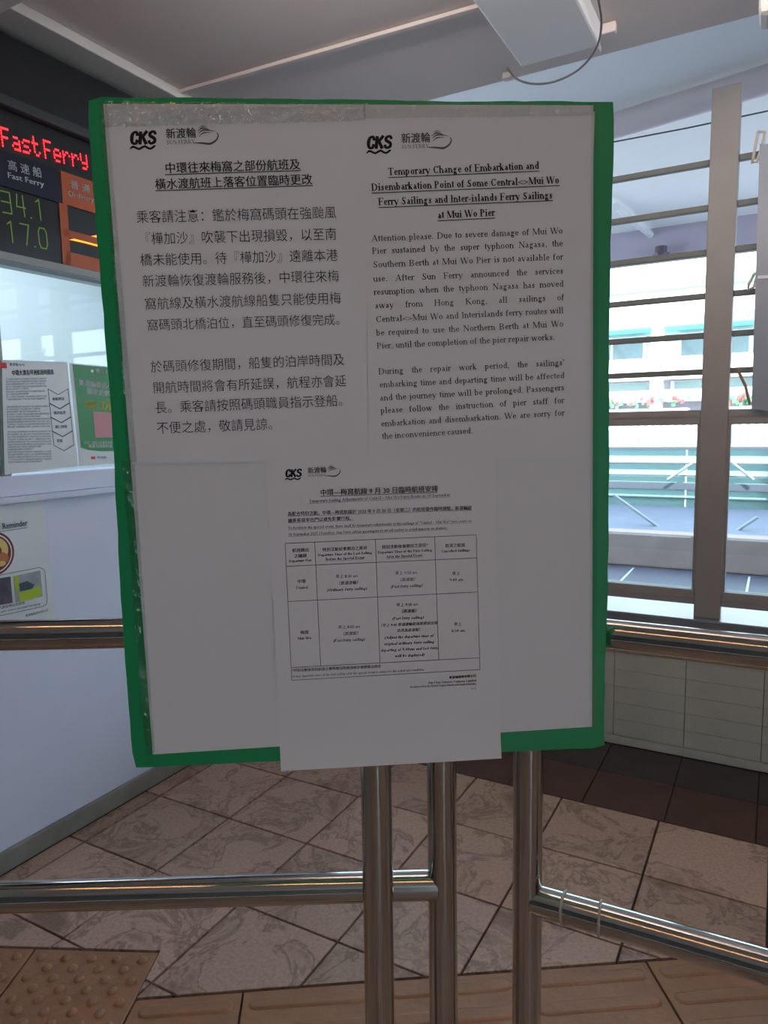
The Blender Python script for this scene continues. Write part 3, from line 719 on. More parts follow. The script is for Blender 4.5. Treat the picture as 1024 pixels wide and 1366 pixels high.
cell(400.5, 736, '航班開出', 5.6, Z, bold=1); cell(400.5, 743.5, '之碼頭', 5.6, Z, bold=1); cell(400.5, 749.5, 'Departure Pier', 5.0, bold=1)
cell(459.5, 734, '特別活動前會開出之尾班', 5.4, Z, bold=1); cell(460, 740.5, 'Departure Time of the Last Sailing', 5.0, bold=1); cell(460, 746.5, 'Before the Special Event', 5.0, bold=1, ul=.05)
cell(540, 730.5, '特別活動後會開出之首班*', 5.4, Z, bold=1); cell(540, 737, 'Departure Time of the First Sailing', 5.0, bold=1); cell(540, 743.3, 'After the Special Event*', 5.0, bold=1, ul=.05)
cell(607, 729.5, '取消之航班', 5.4, Z, bold=1); cell(607.5, 736.2, 'Cancelled Sailings', 5.0, bold=1)
cell(402, 777.5, '中環', 5.6, Z, bold=1); cell(402.5, 785.5, 'Central', 5.4, bold=1)
cell(462, 770.5, '早上 8:30 am', 5.4, Z); cell(462.5, 779.5, '（普通渡輪）', 5.4, Z, I, 1); cell(462.5, 787.8, '(Ordinary ferry sailing)', 5.6, it=I, bold=1)
cell(541.5, 766, '早上 9:50 am', 5.4, Z); cell(541.5, 775, '（高速船）', 5.4, Z, I, 1); cell(542, 783.5, '(Fast ferry sailing)', 5.6, it=I, bold=1)
cell(608, 767, '早上', 5.4, Z); cell(608.5, 775, '9:00 am', 5.4, bold=1)
cell(406, 845.5, '梅窩', 5.6, Z, bold=1); cell(406, 853, 'Mui Wo', 5.4, bold=1)
cell(465.5, 838, '早上 8:05 am', 5.4, Z); cell(465.5, 847, '（高速船）', 5.4, Z, I, 1); cell(465.5, 855.3, '(Fast ferry sailing)', 5.6, it=I, bold=1)
cell(543, 808.3, '早上 9:00 am', 5.4, Z); cell(543.5, 817, '（高速船）', 5.4, Z, I, 1); cell(544, 826, '(Fast ferry sailing)', 5.6, it=I, bold=1)
cell(544.5, 834.3, '（早上 9:40 普通渡輪航班將提前出發', 4.9, Z, I, 1); cell(544.5, 842.3, '及改為高速船）', 4.9, Z, I, 1)
for k_, s in enumerate(('(Adjust the departure time of', 'original ordinary ferry sailing', 'departing at 9:40am and fast ferry', 'will be deployed)')): cell(545 + .4 * k_, 851 + k_ * 8.3, s, 5.5, it=I, bold=1)
cell(610.5, 834.5, '早上', 5.4, Z); cell(611, 843, '8:30 am', 5.4, bold=1)
obj('table_entries', mb, M_INK, S3)
mb = MB()
zh_line(mb, 389.5, 896.6, 511, 890.6, '*特別活動後首班航班之實際開出時間須視乎實際情況而定', T3L, 0.01, cells=26)
en_line(mb, 389.5, 903.8, 566, 894.5, 'Actual departure time of the first sailing after the special event is subject to the actual site condition.', ppx(4.6), T3L, italic=.2, justify=False)
zh_line(mb, 599, 905.5, 635, 903.2, '新渡輪服務有限公司', T3L, 0.03)
en_line(mb, 571, 912.2, 635, 909.0, 'Sun Ferry Services Company Limited', ppx(4.4), T3L, bold=True, justify=False)
en_line(mb, 547, 917.6, 635, 913.3, 'Incorporated in the British Virgin Islands with limited liability', ppx(4.0), T3L, bold=True, justify=False)
en_line(mb, 628, 919.6, 635, 919.2, '09/25', ppx(3.6), T3L, justify=False)
obj('printed_footer', mb, M_INK, S3)
# --- clear tape and sleeve
def tape(corners, lift, label, wr_=0.0016, nx=28, ny=6, seed=0, m_=None):
    rnd = random.Random(seed); P4 = [bd(*c) for c in corners]; rows = []
    for j in range(ny + 1):
        row = []
        for i in range(nx + 1):
            u, v = i / nx, j / ny; p = P4[0].lerp(P4[1], u).lerp(P4[3].lerp(P4[2], u), v)
            row.append(p + BN * (lift + rnd.uniform(0, wr_) * (0.35 + 0.65 * (math.sin(u * 19 + seed) > 0.2))))
        rows.append(row)
    m = MB(); m.grid(rows[::-1]); t = obj('tape_strip', m, m_ or M_TAPE, None)
    return tag(t, label, 'tape', 'clear tape on the notice board')
tape([(137, 137), (487, 140), (487, 163), (140, 172)], 0.0040, 'wrinkled clear tape across the top of the Chinese notice', 0.0030, 60, 12, seed=1, m_=M_TAPE3)
tape([(484, 140), (793, 141), (792, 156), (484, 160)], 0.0040, 'clear tape across the top of the English notice', 0.0008, seed=2)
tape([(134, 139), (144, 139), (184, 616), (172, 616)], 0.0046, 'narrow clear tape down the left edge of the Chinese notice', 0.0016, 4, 40, seed=3)
tape([(164, 614), (180, 614), (207, 1003), (195, 1008)], 0.0026, 'clear tape down the lower left edge of the backing sheet', 0.0003, 3, 20, seed=5)
tape([(787, 141), (797, 141), (794, 972), (785, 972)], 0.0040, 'narrow clear tape down the right edge of the sheets', 0.0003, 3, 20, seed=6, m_=M_TAPE2)

# ================================================================== STEEL BARRIERS
PR = 0.02415
def post_at(x, y, D):
    d = ray(x, y); return CAM + d * (D / d.y)
def elbow(p, d0, d1, r, n=8):
    """arc points replacing corner p between incoming direction d0 and outgoing d1"""
    a = p - d0 * r; b = p + d1 * r; return [a.lerp(p, t).lerp(p.lerp(b, t), t) for t in [i / n for i in range(n + 1)]]
def barrier(name, corner, d_, zlow, ztop, length, label):
    b = thing(name, (corner.x, corner.y, 0), label, 'barrier', 'stainless steel queue barriers')
    base = Vector((corner.x, corner.y, 0)); end = base + d_ * length
    m = MB(); m.tube([base, base + ZV * (ztop - 0.09)] + elbow(base + ZV * ztop, ZV, d_, 0.085) + [base + d_ * (length * 0.5) + ZV * ztop] + elbow(end + ZV * ztop, d_, -ZV, 0.085) + [end], PR, 28)
    obj('bent_tube', m, STEEL, b)
    m = MB(); m.tube([base + d_ * (PR * .4) + ZV * zlow, base + d_ * (length - PR * .4) + ZV * zlow], PR, 28, False); obj('lower_rail', m, STEEL, b)
    for q in (base, end):
        m = MB(); m.tube([q, q + ZV * .006, q + ZV * .010], [0.055, 0.055, 0.030], 24); obj('floor_flange', m, STEEL, b)
    return b
pm = post_at(590, 1180, 1.1); pr = post_at(703, 1197, 1.1); pl_ = post_at(501, 1180, 1.045)
az1 = math.radians(-1.0)
bl_ = barrier('queue_barrier', pm, Vector((-math.cos(az1), math.sin(-az1) * -1, 0)), pm.z, 1.183, 1.35, 'stainless steel barrier whose rails run left from the middle post')
az2 = math.radians(-27.0)
br_ = barrier('queue_barrier', pr, Vector((math.cos(az2), math.sin(az2), 0)), pr.z, 1.180, 1.0, 'stainless steel barrier whose rails run right and nearer from the right post')
# two rubber bands round the right lower rail
dR = Vector((math.cos(az2), math.sin(az2), 0))
for x_, lb in ((0.062, 'pale band round the right lower rail, the one nearest the post'), (0.118, 'pale band round the right lower rail, the one farther from the post')):
    c = Vector((pr.x, pr.y, pr.z)) + dR * x_; rows = []
    s1 = Vector((-dR.y, dR.x, 0)); m = MB()
    ringp = [c + (s1 * math.cos(t) + ZV * math.sin(t)) * (PR + .0014) + dR * 0.002 * math.sin(t + x_ * 40) for t in [2 * math.pi * k / 28 for k in range(29)]]
    m.tube(ringp, 0.0022, 8, False); tag(obj('rubber_band', m, mat('tan_rubber', (0.50, 0.44, 0.36), 0.7)), lb, 'band', 'bands on the right rail')
# single post that carries the board
sp_ = thing('board_post', (pl_.x, pl_.y, 0), 'single stainless steel post standing in front of the left rail, under the notice board', 'post')
m = MB(); m.tube([Vector((pl_.x, pl_.y, 0.008)), Vector((pl_.x + .004, pl_.y, 0.9)), Vector((pl_.x, pl_.y, 1.75))], PR, 28); obj('tube', m, STEEL, sp_)
m = MB(); m.tube([Vector((pl_.x, pl_.y, 0)), Vector((pl_.x, pl_.y, .008)), Vector((pl_.x, pl_.y, .012))], [0.11, 0.11, 0.10], 32); obj('base_plate', m, STEEL, sp_)
for zz in (1.15, 1.6):
    m = MB(); m.boxf(Vector((pl_.x - .04, pl_.y - PR - .006, zz)), Vector((.08, .004, 0)), Vector((0, .006, 0)), Vector((0, 0, .03))); obj('bracket', m, STEEL, sp_)

# ================================================================== DEPARTURE SIGN over the counter
SB = CTR_B + 0.10                                # face of the sign
def sg(x, y, lift=0.0): return atB(x, y, SB + lift)
s_l, _, zt = ab(sg(0, 67)); zb = ab(sg(0, 343))[2]; s_l = 0.9
sign = thing('departure_sign', W(1.9, CTR_B + .05, zb), 'black hanging electronic sign with red lettering over the ticket window', 'sign')
obj('housing', MB().box(s_l, 3.2, CTR_B + 0.002, SB - 0.004, zb, 2.745, 0.006), M_DARK, sign)
def sgz(px, py): return ab(sg(px, py))
A_div = sgz(80, 240)[0]                           # joint between the navy and the orange panel
zhead = sgz(0, 150)[2]
obj('top_rail', MB().box(s_l, 3.2, SB - 0.004, SB + 0.030, sgz(0, 143)[2], sgz(0, 128)[2], 0.006), mat('dark_trim', (0.05, 0.052, 0.056), 0.5), sign)
obj('bottom_rail', MB().box(s_l, 3.2, SB - 0.004, SB + 0.012, zb - 0.01, zb + 0.018, 0.003), mat('grey_trim', (0.34, 0.36, 0.36), 0.4), sign)
zp1 = sgz(0, 200)[2]; zp0 = sgz(0, 247)[2]
npn = obj('navy_panel', MB().box(A_div - 0.42, A_div - .002, SB - 0.004, SB + 0.004, zp0, zp1, 0.001), M_NAVY, sign)
opn = obj('orange_panel', MB().box(A_div + .002, A_div + 0.42, SB - 0.004, SB + 0.004, zp0, zp1, 0.001), M_ORANGE, sign)
zq = zb + 0.02
fm = MB(); ax0, ax1 = A_div - 0.002, A_div + 0.42
zmid = zp0 - .43 * (zp0 - zb)
for (a, b, c, d) in ((ax0 - .012, ax0 + 0.02, zq, zp0), (ax0, ax1, zq, zq + 0.045), (ax0, ax1, zmid - .012, zmid + .012)): fm.box(a, b, SB - .004, SB + .005, c, d)
obj('orange_frame', fm, M_ORANGE, sign)
obj('price_window', MB().box(A_div - 0.42, ax0 - .012, SB - .003, SB + .001, zq, zp0 - .003), mat('price_window_grey', (0.035, 0.037, 0.04), 0.15), sign)
BVn = BV
def sframe(x0, y0, x1, y1, lift=0.006): return Frame(sg(x0, y0, lift), sg(x1, y1, lift), BV)
def sans(mb, fr, text, size, off=0.0, width=None):
    pl, wd = font_glyphs(text, off); k = (width / (wd * size)) if width else 1
    put(mb, [[(x * k, y) for x, y in p] for p in pl], fr, size)
hA = (zp1 - zp0)
mb = MB(); fr = sframe(10.5, 225.0, 56, 236.3); sans(mb, fr, '高 速 船', hA * .31, 0.01, fr.len)
fr = sframe(10, 236.8, 59, 249.6); sans(mb, fr, 'Fast Ferry', hA * .235, 0.018, fr.len); obj('panel_lettering', mb, M_LETTER, npn)
mb = MB(); fr = sframe(93.5, 249.5, 135, 262.3); sans(mb, fr, '普 通 船', hA * .29, 0.01, fr.len)
fr = sframe(91, 260.8, 147, 276); sans(mb, fr, 'Ordinary Ferry', hA * .235, 0.01, fr.len); obj('panel_lettering', mb, M_LETTER, opn)
# red dot matrix
DOT = {'F': '1111110000100001111010000100001 0000', 'a': '00000 00000 01110 00001 01111 10001 01111', 's': '00000 00000 01111 10000 01110 00001 11110', 't': '01000 01000 11110 01000 01000 01001 00110', ' ': '0 0 0 0 0 0 0',
       'e': '00000 00000 01110 10001 11111 10000 01110', 'r': '00000 00000 10110 11001 10000 10000 10000', 'y': '00000 10001 10001 10001 01111 00001 01110'}
DOT['F'] = '11111 10000 10000 11110 10000 10000 10000'
M_RED = mat('red_led', (0.4, 0.01, 0.01), 0.4, emit=((1, 0.02, 0.03), 2.4))
M_GLED = mat('green_display', (0.10, 0.22, 0.03), 0.4, emit=((0.22, 0.42, 0.05), 0.15))
fr = sframe(3, 196, 118, 228, 0.001); cols = []
ht = (sg(0, 172) - sg(0, 199)).length; q = ht / 7; x = 0; mb = MB()
nat = sum((len(DOT[c].split()[0]) + 1) if c != ' ' else 1.4 for c in 'Fast Ferry') - 1; kx = fr.len / nat
for c in 'Fast Ferry':
    for r_, row in enumerate(DOT[c].split()):
        for k_, b in enumerate(row):
            if b == '1' and c != ' ':
                cx, cy = (x + k_ + .5) * kx, (6.5 - r_) * q
                mb.face([fr.pt(cx + kx * .44 * math.cos(t * math.pi / 4), cy + q * .44 * math.sin(t * math.pi / 4)) for t in range(8)])
    x += (len(DOT[c].split()[0]) + 1) if c != ' ' else 1.4
led = obj('red_dot_lettering', mb, M_RED, sign); led['label'] = 'glowing red dot matrix lettering'
# green figures
def fig(mb, fr, ch, x, wd, ht, t):
    seg = {'3': [(0, 1, 1, 1), (1, 1, 1, 0), (0, .52, 1, .52), (0, 0, 1, 0)], '4': [(.15, 1, 0, .42), (0, .42, 1, .42), (.8, 1, .8, 0)], '1': [(.2, .85, .6, 1), (.6, 1, .6, 0)],
           '7': [(0, 1, 1, 1), (1, 1, .55, 0)], '0': [(.2, 1, .8, 1), (.8, 1, 1, .8), (1, .8, 1, .2), (1, .2, .8, 0), (.8, 0, .2, 0), (.2, 0, 0, .2), (0, .2, 0, .8), (0, .8, .2, 1)], '.': [(0, 0, .12, 0)]}[ch]
    for (a, b, c, d) in seg:
        p0 = Vector((x + a * wd, b * ht)); p1 = Vector((x + c * wd, d * ht)); dd = (p1 - p0).normalized(); n = Vector((-dd.y, dd.x)) * t / 2; e = dd * t / 2
        put(mb, [[tuple(p0 + n - e), tuple(p0 - n - e), tuple(p1 - n + e), tuple(p1 + n + e)]], fr, 1)
for (pts, s) in (((4, 283, 57, 294), '34.1'), ((10, 322, 62, 332), '17.0')):
    fr = sframe(*pts, 0.0025); L_ = fr.len * .98; hh = (sg(20, 255) - sg(20, 283)).length; mb = MB()
    for ch, xx in zip(s, (0, .37, .70, .84)): fig(mb, fr, ch, xx * L_, L_ * .22, hh * .97, .0038)
    obj('green_price_figures', mb, M_GLED, sign)
# reflection of a warm lamp in the lower window, drawn as a glowing face
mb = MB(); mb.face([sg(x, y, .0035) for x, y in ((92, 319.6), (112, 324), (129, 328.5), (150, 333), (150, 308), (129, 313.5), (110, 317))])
obj('amber_reflection', mb, mat('amber_reflection_glow', (0.6, 0.2, 0.02), .4, emit=((1, 0.32, 0.03), 1.3)), sign)

# ================================================================== POSTERS on the counter
def poster(name, x0, z0, corners_px, m, label, b=CTR_B + 0.004, th=0.0012, wavy=0.0012, seed=0):
    P4 = [atB(x, y, b) for x, y in corners_px]; rows = []; rnd = random.Random(seed)
    for j in range(13):
        row = []
        for i in range(9):
            u, v = i / 8, j / 12; p = P4[0].lerp(P4[1], u).lerp(P4[3].lerp(P4[2], u), v); row.append(p + BV * wavy * (1 + math.sin(u * 6 + v * 5 + seed) * math.sin(v * 7 + seed)) * .5)
        rows.append(row)
    mbp = MB(); mbp.grid(rows[::-1]); mbp.grid([[q - BV * th for q in r] for r in rows])
    loop = rows[0] + [r[-1] for r in rows[1:]] + rows[-1][::-1][1:] + [r[0] for r in rows[::-1][1:-1]]
    mbp.grid([loop, [q - BV * th for q in loop]], closed=True, smooth=False)
    o = obj(name, mbp, m); return tag(o, label, 'poster', 'posters on the ticket counter')
GB = CTR_B + 0.014
M_PP = mat('poster_white', (0.72, 0.76, 0.80), 0.3, bump=0.15, bscale=8)
pA = poster('information_poster', 0, 0, [(2, 480), (89, 483), (104, 622), (6, 633)], M_PP, 'white poster of small print with four chevron boxes, on the ticket window ledge', b=GB, seed=1)
pB = poster('promotion_poster', 0, 0, [(92, 484), (175, 492), (186, 616), (106, 622)], M_PP, 'green and white promotional poster right of the small print poster', b=GB, seed=2)
pD = poster('information_poster', 0, 0, [(-70, 474), (-2, 480), (3, 634), (-64, 642)], mat('poster_dark', (0.06, 0.10, 0.10), 0.3), 'dark poster cut by the left edge of the photo', b=GB, seed=3)
pC = poster('reminder_poster', 0, 0, [(-60, 686), (58, 666), (76, 848), (-50, 878)], M_PP, 'white reminder poster with a round emblem and two small pictures, below the ledge', seed=4)
def pframe(x0, y0, x1, y1, b): return Frame(atB(x0, y0, b), atB(x1, y1, b), BV)
GBt, CBt = GB + .002, CTR_B + .004 + .002
M_BLUEG = mat('bluish_print', (0.07, 0.10, 0.14), 0.5); M_GRY = mat('pale_grey_print', (0.16, 0.17, 0.19), 0.5)
mb = MB(); fr = pframe(16, 500.5, 72, 499, GBt); sans(mb, fr, '中環大澳及坪洲航班時間表', .02, 0.02, fr.len); obj('poster_heading', mb, M_INK, pA)
# body lines of small print
mb = MB(); rnd = random.Random(3)
seq = '航班時間如有更改恕不另行通知乘客請留意碼頭公佈船票收費優惠查詢電話辦公上午下午星期假日'
for k_ in range(34):
    y = 507 + k_ * 3.35
    if k_ in (9, 10, 20): continue
    x0 = 7 + (y - 480) * .028; ln = rnd.choice((52, 54, 40, 30, 54)); 
    if y > 542: ln = min(ln + 5, 58)
    fr = pframe(x0, y, x0 + ln, y - 1.2 + .02, GBt); n = int(ln / 2.3)
    s = ''.join(rnd.choice(seq) for _ in range(n)); pl, wd = font_glyphs(s, 0.0); put(mb, [p for p in pl], fr, fr.len / wd)
obj('small_print', mb, M_GRY, pA)
def outline(mb, b, pts, w_):
    n = len(pts)
    for i in range(n - 1):
        fr = pframe(*pts[i], *pts[i + 1], b); mb.face([fr.pt(0, -w_), fr.pt(fr.len, -w_), fr.pt(fr.len, w_), fr.pt(0, w_)])
mb = MB()
for k_ in range(4):
    xo, yo = 64 + k_ * 1.9, 519 + k_ * 18.6
    outline(mb, GBt, [(xo, yo), (xo + 14, yo + 7.5), (xo + 27, yo - .5), (xo + 28.7, yo + 19), (xo + 16, yo + 26.5), (xo + 2.2, yo + 19.5), (xo, yo)], .0011)
    fr = pframe(xo + 6, yo + 15, xo + 22, yo + 14.5, GBt); s = ('候船登記', '購買船票', '閘口排隊', '登船')[k_]; pl, wd = font_glyphs(s, .02); put(mb, pl, fr, fr.len / max(wd, 4))
obj('chevron_boxes', mb, M_BLUEG, pA)
mb = MB(); fr = pframe(0, 487.5, 9, 487.5, GBt); mb.face([fr.pt(0, -.009), fr.pt(fr.len, -.009), fr.pt(fr.len, .009), fr.pt(0, .009)]); obj('red_mark', mb, mat('red_print', (0.6, 0.02, 0.02), .5), pA)
mb = MB(); fr = pframe(13, 488, 33, 488, GBt); sans(mb, fr, '新渡輪 ferry', .012, 0.01, fr.len); obj('poster_mark', mb, M_BLUEG, pA)
# green poster face: white border, green field with a bowed foot
mb = MB(); L4 = [(97, 486), (175, 493), (184, 601), (160, 601.5), (134, 602), (118, 600.5), (108, 597)]
mb.face([atB(x, y, GBt) for x, y in L4][::-1]); obj('green_field', mb, mat('poster_green', (0.02, 0.28, 0.07), 0.35, var=.1), pB)
for nm, txts, m_ in (('white_lettering', ((105, 513.5, 150, 519, '新渡輪微信小', .03), (116, 525, 152, 529, '購票更便利', .03), (128, 497.5, 150, 499.5, '微信支付', .01), (112, 592, 150, 592, '掃描二維碼立即購票優惠', 0), (118, 597, 150, 597, '條款及細則約束', 0)), M_LETTER),
                     ('yellow_lettering', ((113, 539, 129, 540, '限時優惠', .03), (113, 544.5, 129, 545.5, '立減高達', .03), (132, 545.5, 151, 547, '3元', .04)), mat('yellow_print', (0.75, 0.55, 0.02), .5))):
    mb = MB()
    for (x0, y0, x1, y1, s, of) in txts:
        fr = pframe(x0, y0, x1, y1, GBt + .001); pl, wd = font_glyphs(s, of); put(mb, pl, fr, fr.len / wd)
    if nm == 'white_lettering':
        c = atB(123, 495, GBt + .001); fr = Frame(c, c + AV * .1, BV); mb.face([fr.pt(.006 * math.cos(t * .5236), .006 * math.sin(t * .5236)) for t in range(12)])
    obj(nm, mb, m_, pB)
mb = MB(); mb.face([atB(x, y, GBt + .001) for x, y in ((124, 549), (160, 551), (164, 583), (127, 584))][::-1]); obj('pink_square', mb, mat('pink_print', (0.62, 0.30, 0.34), .5), pB)
mb = MB()
for (x0, x1) in ((122, 127), ):
    fr = pframe(x0, 611, x1, 611, GBt + .001); mb.face([fr.pt(0, -.004), fr.pt(fr.len, -.004), fr.pt(fr.len, .006), fr.pt(0, .006)])
obj('red_mark', mb, MATS['red_print'], pB)
mb = MB(); fr = pframe(130, 611.5, 142, 611.5, GBt + .001); sans(mb, fr, '新渡輪', .01, .01, fr.len); obj('poster_mark', mb, M_BLUEG, pB)
# reminder poster
mb = MB(); fr = pframe(-21, 710, 37, 701, CBt); put(mb, serif_polys('Ferry Reminder', True, 0, None), fr, .0) if False else sans(mb, fr, 'Safety Reminder', .03, .02, fr.len)
fr2 = pframe(-21, 712.6, 37, 703.6, CBt); mb.face([fr2.pt(0, -.001), fr2.pt(fr2.len, -.001), fr2.pt(fr2.len, .001), fr2.pt(0, .001)])
obj('poster_heading', mb, mat('slate_print', (0.10, 0.11, 0.20), .5), pC)
cc = atB(-9, 739, CBt); 
rr = (atB(19, 736, CBt) - cc).length; fr = Frame(cc, cc + AV, BV)
def disc(mb, fr, cx, cy, r, l=0.0, n=32, ry=None): mb.face([fr.pt(cx + r * math.cos(2 * math.pi * t / n), cy + (ry or r) * math.sin(2 * math.pi * t / n), l) for t in range(n)])
M_MAR = mat('maroon_print', (0.18, 0.02, 0.03), .5); M_YEL = mat('cream_yellow_print', (0.70, 0.55, 0.18), .5); M_ORG = mat('tan_orange_print', (0.50, 0.17, 0.06), .5)
mb = MB(); disc(mb, fr, 0, 0, rr); disc(mb, fr, 0, 0, 1e-4)
em = obj('round_emblem', mb, M_MAR, pC)
for nm, m_, dd in (('emblem_field', M_PP, (0, 0, .90, .0005, .90)), ('emblem_field', M_MAR, (0, 0, .84, .0008, .84)), ('emblem_field', M_YEL, (.05, .12, .66, .0012, .62)), ('emblem_field', M_ORG, (.1, -.28, .6, .0016, .36)), ('emblem_field', M_MAR, (.05, .12, .34, .0020, .26)), ('emblem_field', M_YEL, (.35, -.5, .18, .0022, .12))):
    mb = MB(); disc(mb, fr, dd[0] * rr, dd[1] * rr, dd[2] * rr, dd[3], 28, dd[4] * rr); obj(nm, mb, m_, em)
mb = MB(); outline(mb, CBt, [(-50, 777), (52, 757), (57, 758.5), (60, 763), (63, 800), (62, 806), (57, 809), (-48, 832)], .0012); obj('picture_border', mb, mat('blue_grey_print', (0.16, 0.20, 0.32), .5), pC)
mb = MB(); mb.face([atB(x, y, CBt) for x, y in ((-22, 775), (14, 769), (17, 804), (-20, 811))][::-1]); p1 = obj('small_picture', mb, mat('grey_violet_print', (0.12, 0.10, 0.13), .5, var=.5, vscale=30), pC)
mb = MB(); mb.face([atB(x, y, CBt) for x, y in ((18, 768.5), (54, 761), (57, 795.5), (21, 803.5))][::-1]); p2 = obj('small_picture', mb, mat('pale_picture_print', (0.40, 0.45, 0.50), .5, var=.3, vscale=25), pC)
mb = MB(); mb.face([atB(x, y, CBt + .0006) for x, y in ((25, 790), (40, 787), (53, 780), (56, 793), (43, 799.5), (26, 802))][::-1]); mb.face([atB(x, y, CBt + .0006) for x, y in ((18, 769), (25, 767.5), (26, 785), (21, 790))][::-1]); obj('lime_shape', mb, mat('lime_print', (0.42, 0.55, 0.03), .5), p2)
mb = MB(); mb.face([atB(x, y, CBt + .0009) for x, y in ((25, 779), (36, 775), (46, 780), (43, 785.5), (27, 789))][::-1]); obj('dark_glass_shape', mb, mat('dark_teal_print', (0.05, 0.09, 0.11), .5), p2)
mb = MB()
for (x0, y0, x1, y1, s) in ((-30, 818.5, 33, 805.5, '請小心保管個人隨身物品及財物'), (-30, 824, 54, 806.5, 'Please take good care of your personal belongings'), (34, 823, 64, 815, '新渡輪服務有限公司')):
    fr = pframe(x0, y0, x1, y1, CBt); pl, wd = font_glyphs(s, .01); put(mb, pl, fr, fr.len / wd)
obj('small_print', mb, M_BLUEG, pC)

# ================================================================== CEILING FITTINGS
def ceil(x, y, z=CZ): return atZ(x, y, z)
q0, q1 = ceil(205, 133, CZ - .008), ceil(600, 20, CZ - .008)
d_ = (q1 - q0).normalized(); m = MB(); m.boxf(q0 + d_ * .06 - AV * .010 - ZV * .0065, d_ * 2.0, AV * .02, ZV * .013, .002)
tag(obj('cable_trunking', m, M_CEIL), 'thin white cable trunking crossing the grey ceiling above the board', 'trunking')
m = MB(); a_, b_, z_ = ab(atZ(700, 93, 2.70)); m.box(2.548, 2.575, -0.80, -0.52, 2.765, 2.798, .004)
tag(obj('beam_end_batten', m, M_CEIL), 'white batten across the end of the ceiling beam', 'batten')
pts = [atZ(x, y, z) for x, y, z in ((676, 90, 2.72), (690, 106, 2.69), (715, 112, 2.66), (745, 107, 2.655), (775, 90, 2.67), (796, 62, 2.70), (802, 30, 2.74), (798, 0, 2.76), (796, -20, 2.78))]
sm = []
for i in range(len(pts) - 1):
    p0_, p1_, p2_, p3_ = pts[max(i - 1, 0)], pts[i], pts[i + 1], pts[min(i + 2, len(pts) - 1)]
    for t in [k / 5 for k in range(5)]: sm.append(0.5 * ((2 * p1_) + (-p0_ + p2_) * t + (2 * p0_ - 5 * p1_ + 4 * p2_ - p3_) * t * t + (-p0_ + 3 * p1_ - 3 * p2_ + p3_) * t ** 3))
m = MB(); m.tube(sm, 0.0035, 8); tag(obj('hanging_cable', m, mat('grey_cable', (0.09, 0.09, 0.10), .5)), 'grey cable looping down from the end of the ceiling beam', 'cable')
for (x, y, lb) in ((678, 106, 'small white cable clip at the left end of the beam'), (794, 70, 'small white cable clip right of the beam end')):
    c = atZ(x, y, CZ - .02); m = MB(); m.boxf(c - BV * .018 - AV * .02 - ZV * .002, BV * .036, AV * .03, ZV * .022, .003); tag(obj('cable_clip', m, M_WHITE), lb, 'clip', 'cable clips on the ceiling edge')
# round pipe under the outer ceiling, with a fine cable below
m = MB(); g0, g1 = atZ(820, 168, 3.12), atZ(1024, 106, 3.12); d_ = (g1 - g0).normalized(); 
m.tube([g0 - d_ * 4, g0, g1, g1 + d_ * 4], 0.068, 20); tag(obj('ceiling_pipe', m, mat('pinkish_pipe', (0.70, 0.62, 0.64), .4)), 'thick pinkish white pipe along the outer ceiling', 'pipe')
m = MB(); g0, g1 = atZ(820, 177, 3.17), atZ(1024, 119, 3.17); d_ = (g1 - g0).normalized(); m.boxf(g0 - d_ * 4 - AV * .02, d_ * 9, AV * .05, ZV * .028)
tag(obj('pipe_batten', m, M_FRAME), 'narrow grey batten running beside the thick pipe', 'batten')
m = MB(); g0, g1 = atA(815, 190, WIN_A + .35), atA(1024, 148, WIN_A + .35); d_ = (g1 - g0).normalized(); m.tube([g0 - d_ * 2, g0, g0.lerp(g1, .5) - ZV * .004, g1, g1 + d_ * 2], 0.0035, 6)
tag(obj('overhead_wire', m, MATS['grey_cable']), 'fine wire strung outside above the louvre rods', 'wire')
# white fitting at the top right corner
fc = atZ(1022, 30, 2.62); m = MB(); m.boxf(fc - BV * .02 - AV * .06 - ZV * .0, BV * .20, AV * .12, ZV * .18, .02)
tag(obj('ceiling_speaker', m, M_WHITE), 'white rounded fitting under the ceiling, cut by the right edge of the photo', 'fitting')

# hanging sheet on the window at the right edge
hb = atA(1012, 205, WIN_A - .035); m = MB()
c4 = [atA(x, y, WIN_A - .035) for x, y in ((1013, 192), (1100, 170), (1092, 560), (1002, 545))]
m.boxf(c4[3], c4[2] - c4[3], AV * .003, c4[0] - c4[3]); 
hn = thing('hanging_notice', c4[3], 'grey notice sheet tied to the louvre rods at the right edge', 'notice')
obj('sheet', m, mat('grey_blue_sheet', (0.30, 0.33, 0.39), .35), hn)
m = MB(); fr = Frame(atA(1010, 372, WIN_A - .04), atA(1080, 368, WIN_A - .04), -AV); m.face([fr.pt(0, 0), fr.pt(fr.len, 0), fr.pt(fr.len, .012), fr.pt(0, .012)])
obj('white_band', m, M_LETTER, hn)
for k_, (pp) in enumerate((((1005, 222), (998, 258), (997, 263), (1003, 262), (1012, 235), (1014, 222), (1005, 222)), ((1000, 365), (992, 380), (992, 386), (999, 383), (1004, 366), (1000, 365)))):
    m = MB(); m.tube([atA(x + 6, y - 46 if k_ == 0 else y, WIN_A - .01 - .03 * (i % 2)) for i, (x, y) in enumerate(pp)], .006, 8); obj('tie', m, mat('beige_strap', (0.62, 0.56, 0.48), .6), hn)
m = MB(); m.tube([atA(983, 492, WIN_A - .01), atA(994, 515, WIN_A - .012), atA(1000, 540, WIN_A - .01)], .006, 8)
tag(obj('brown_strap', m, mat('brown_strap', (0.30, 0.18, 0.12), .6)), 'short brown strap hanging from a louvre rod right of the mullion', 'strap')

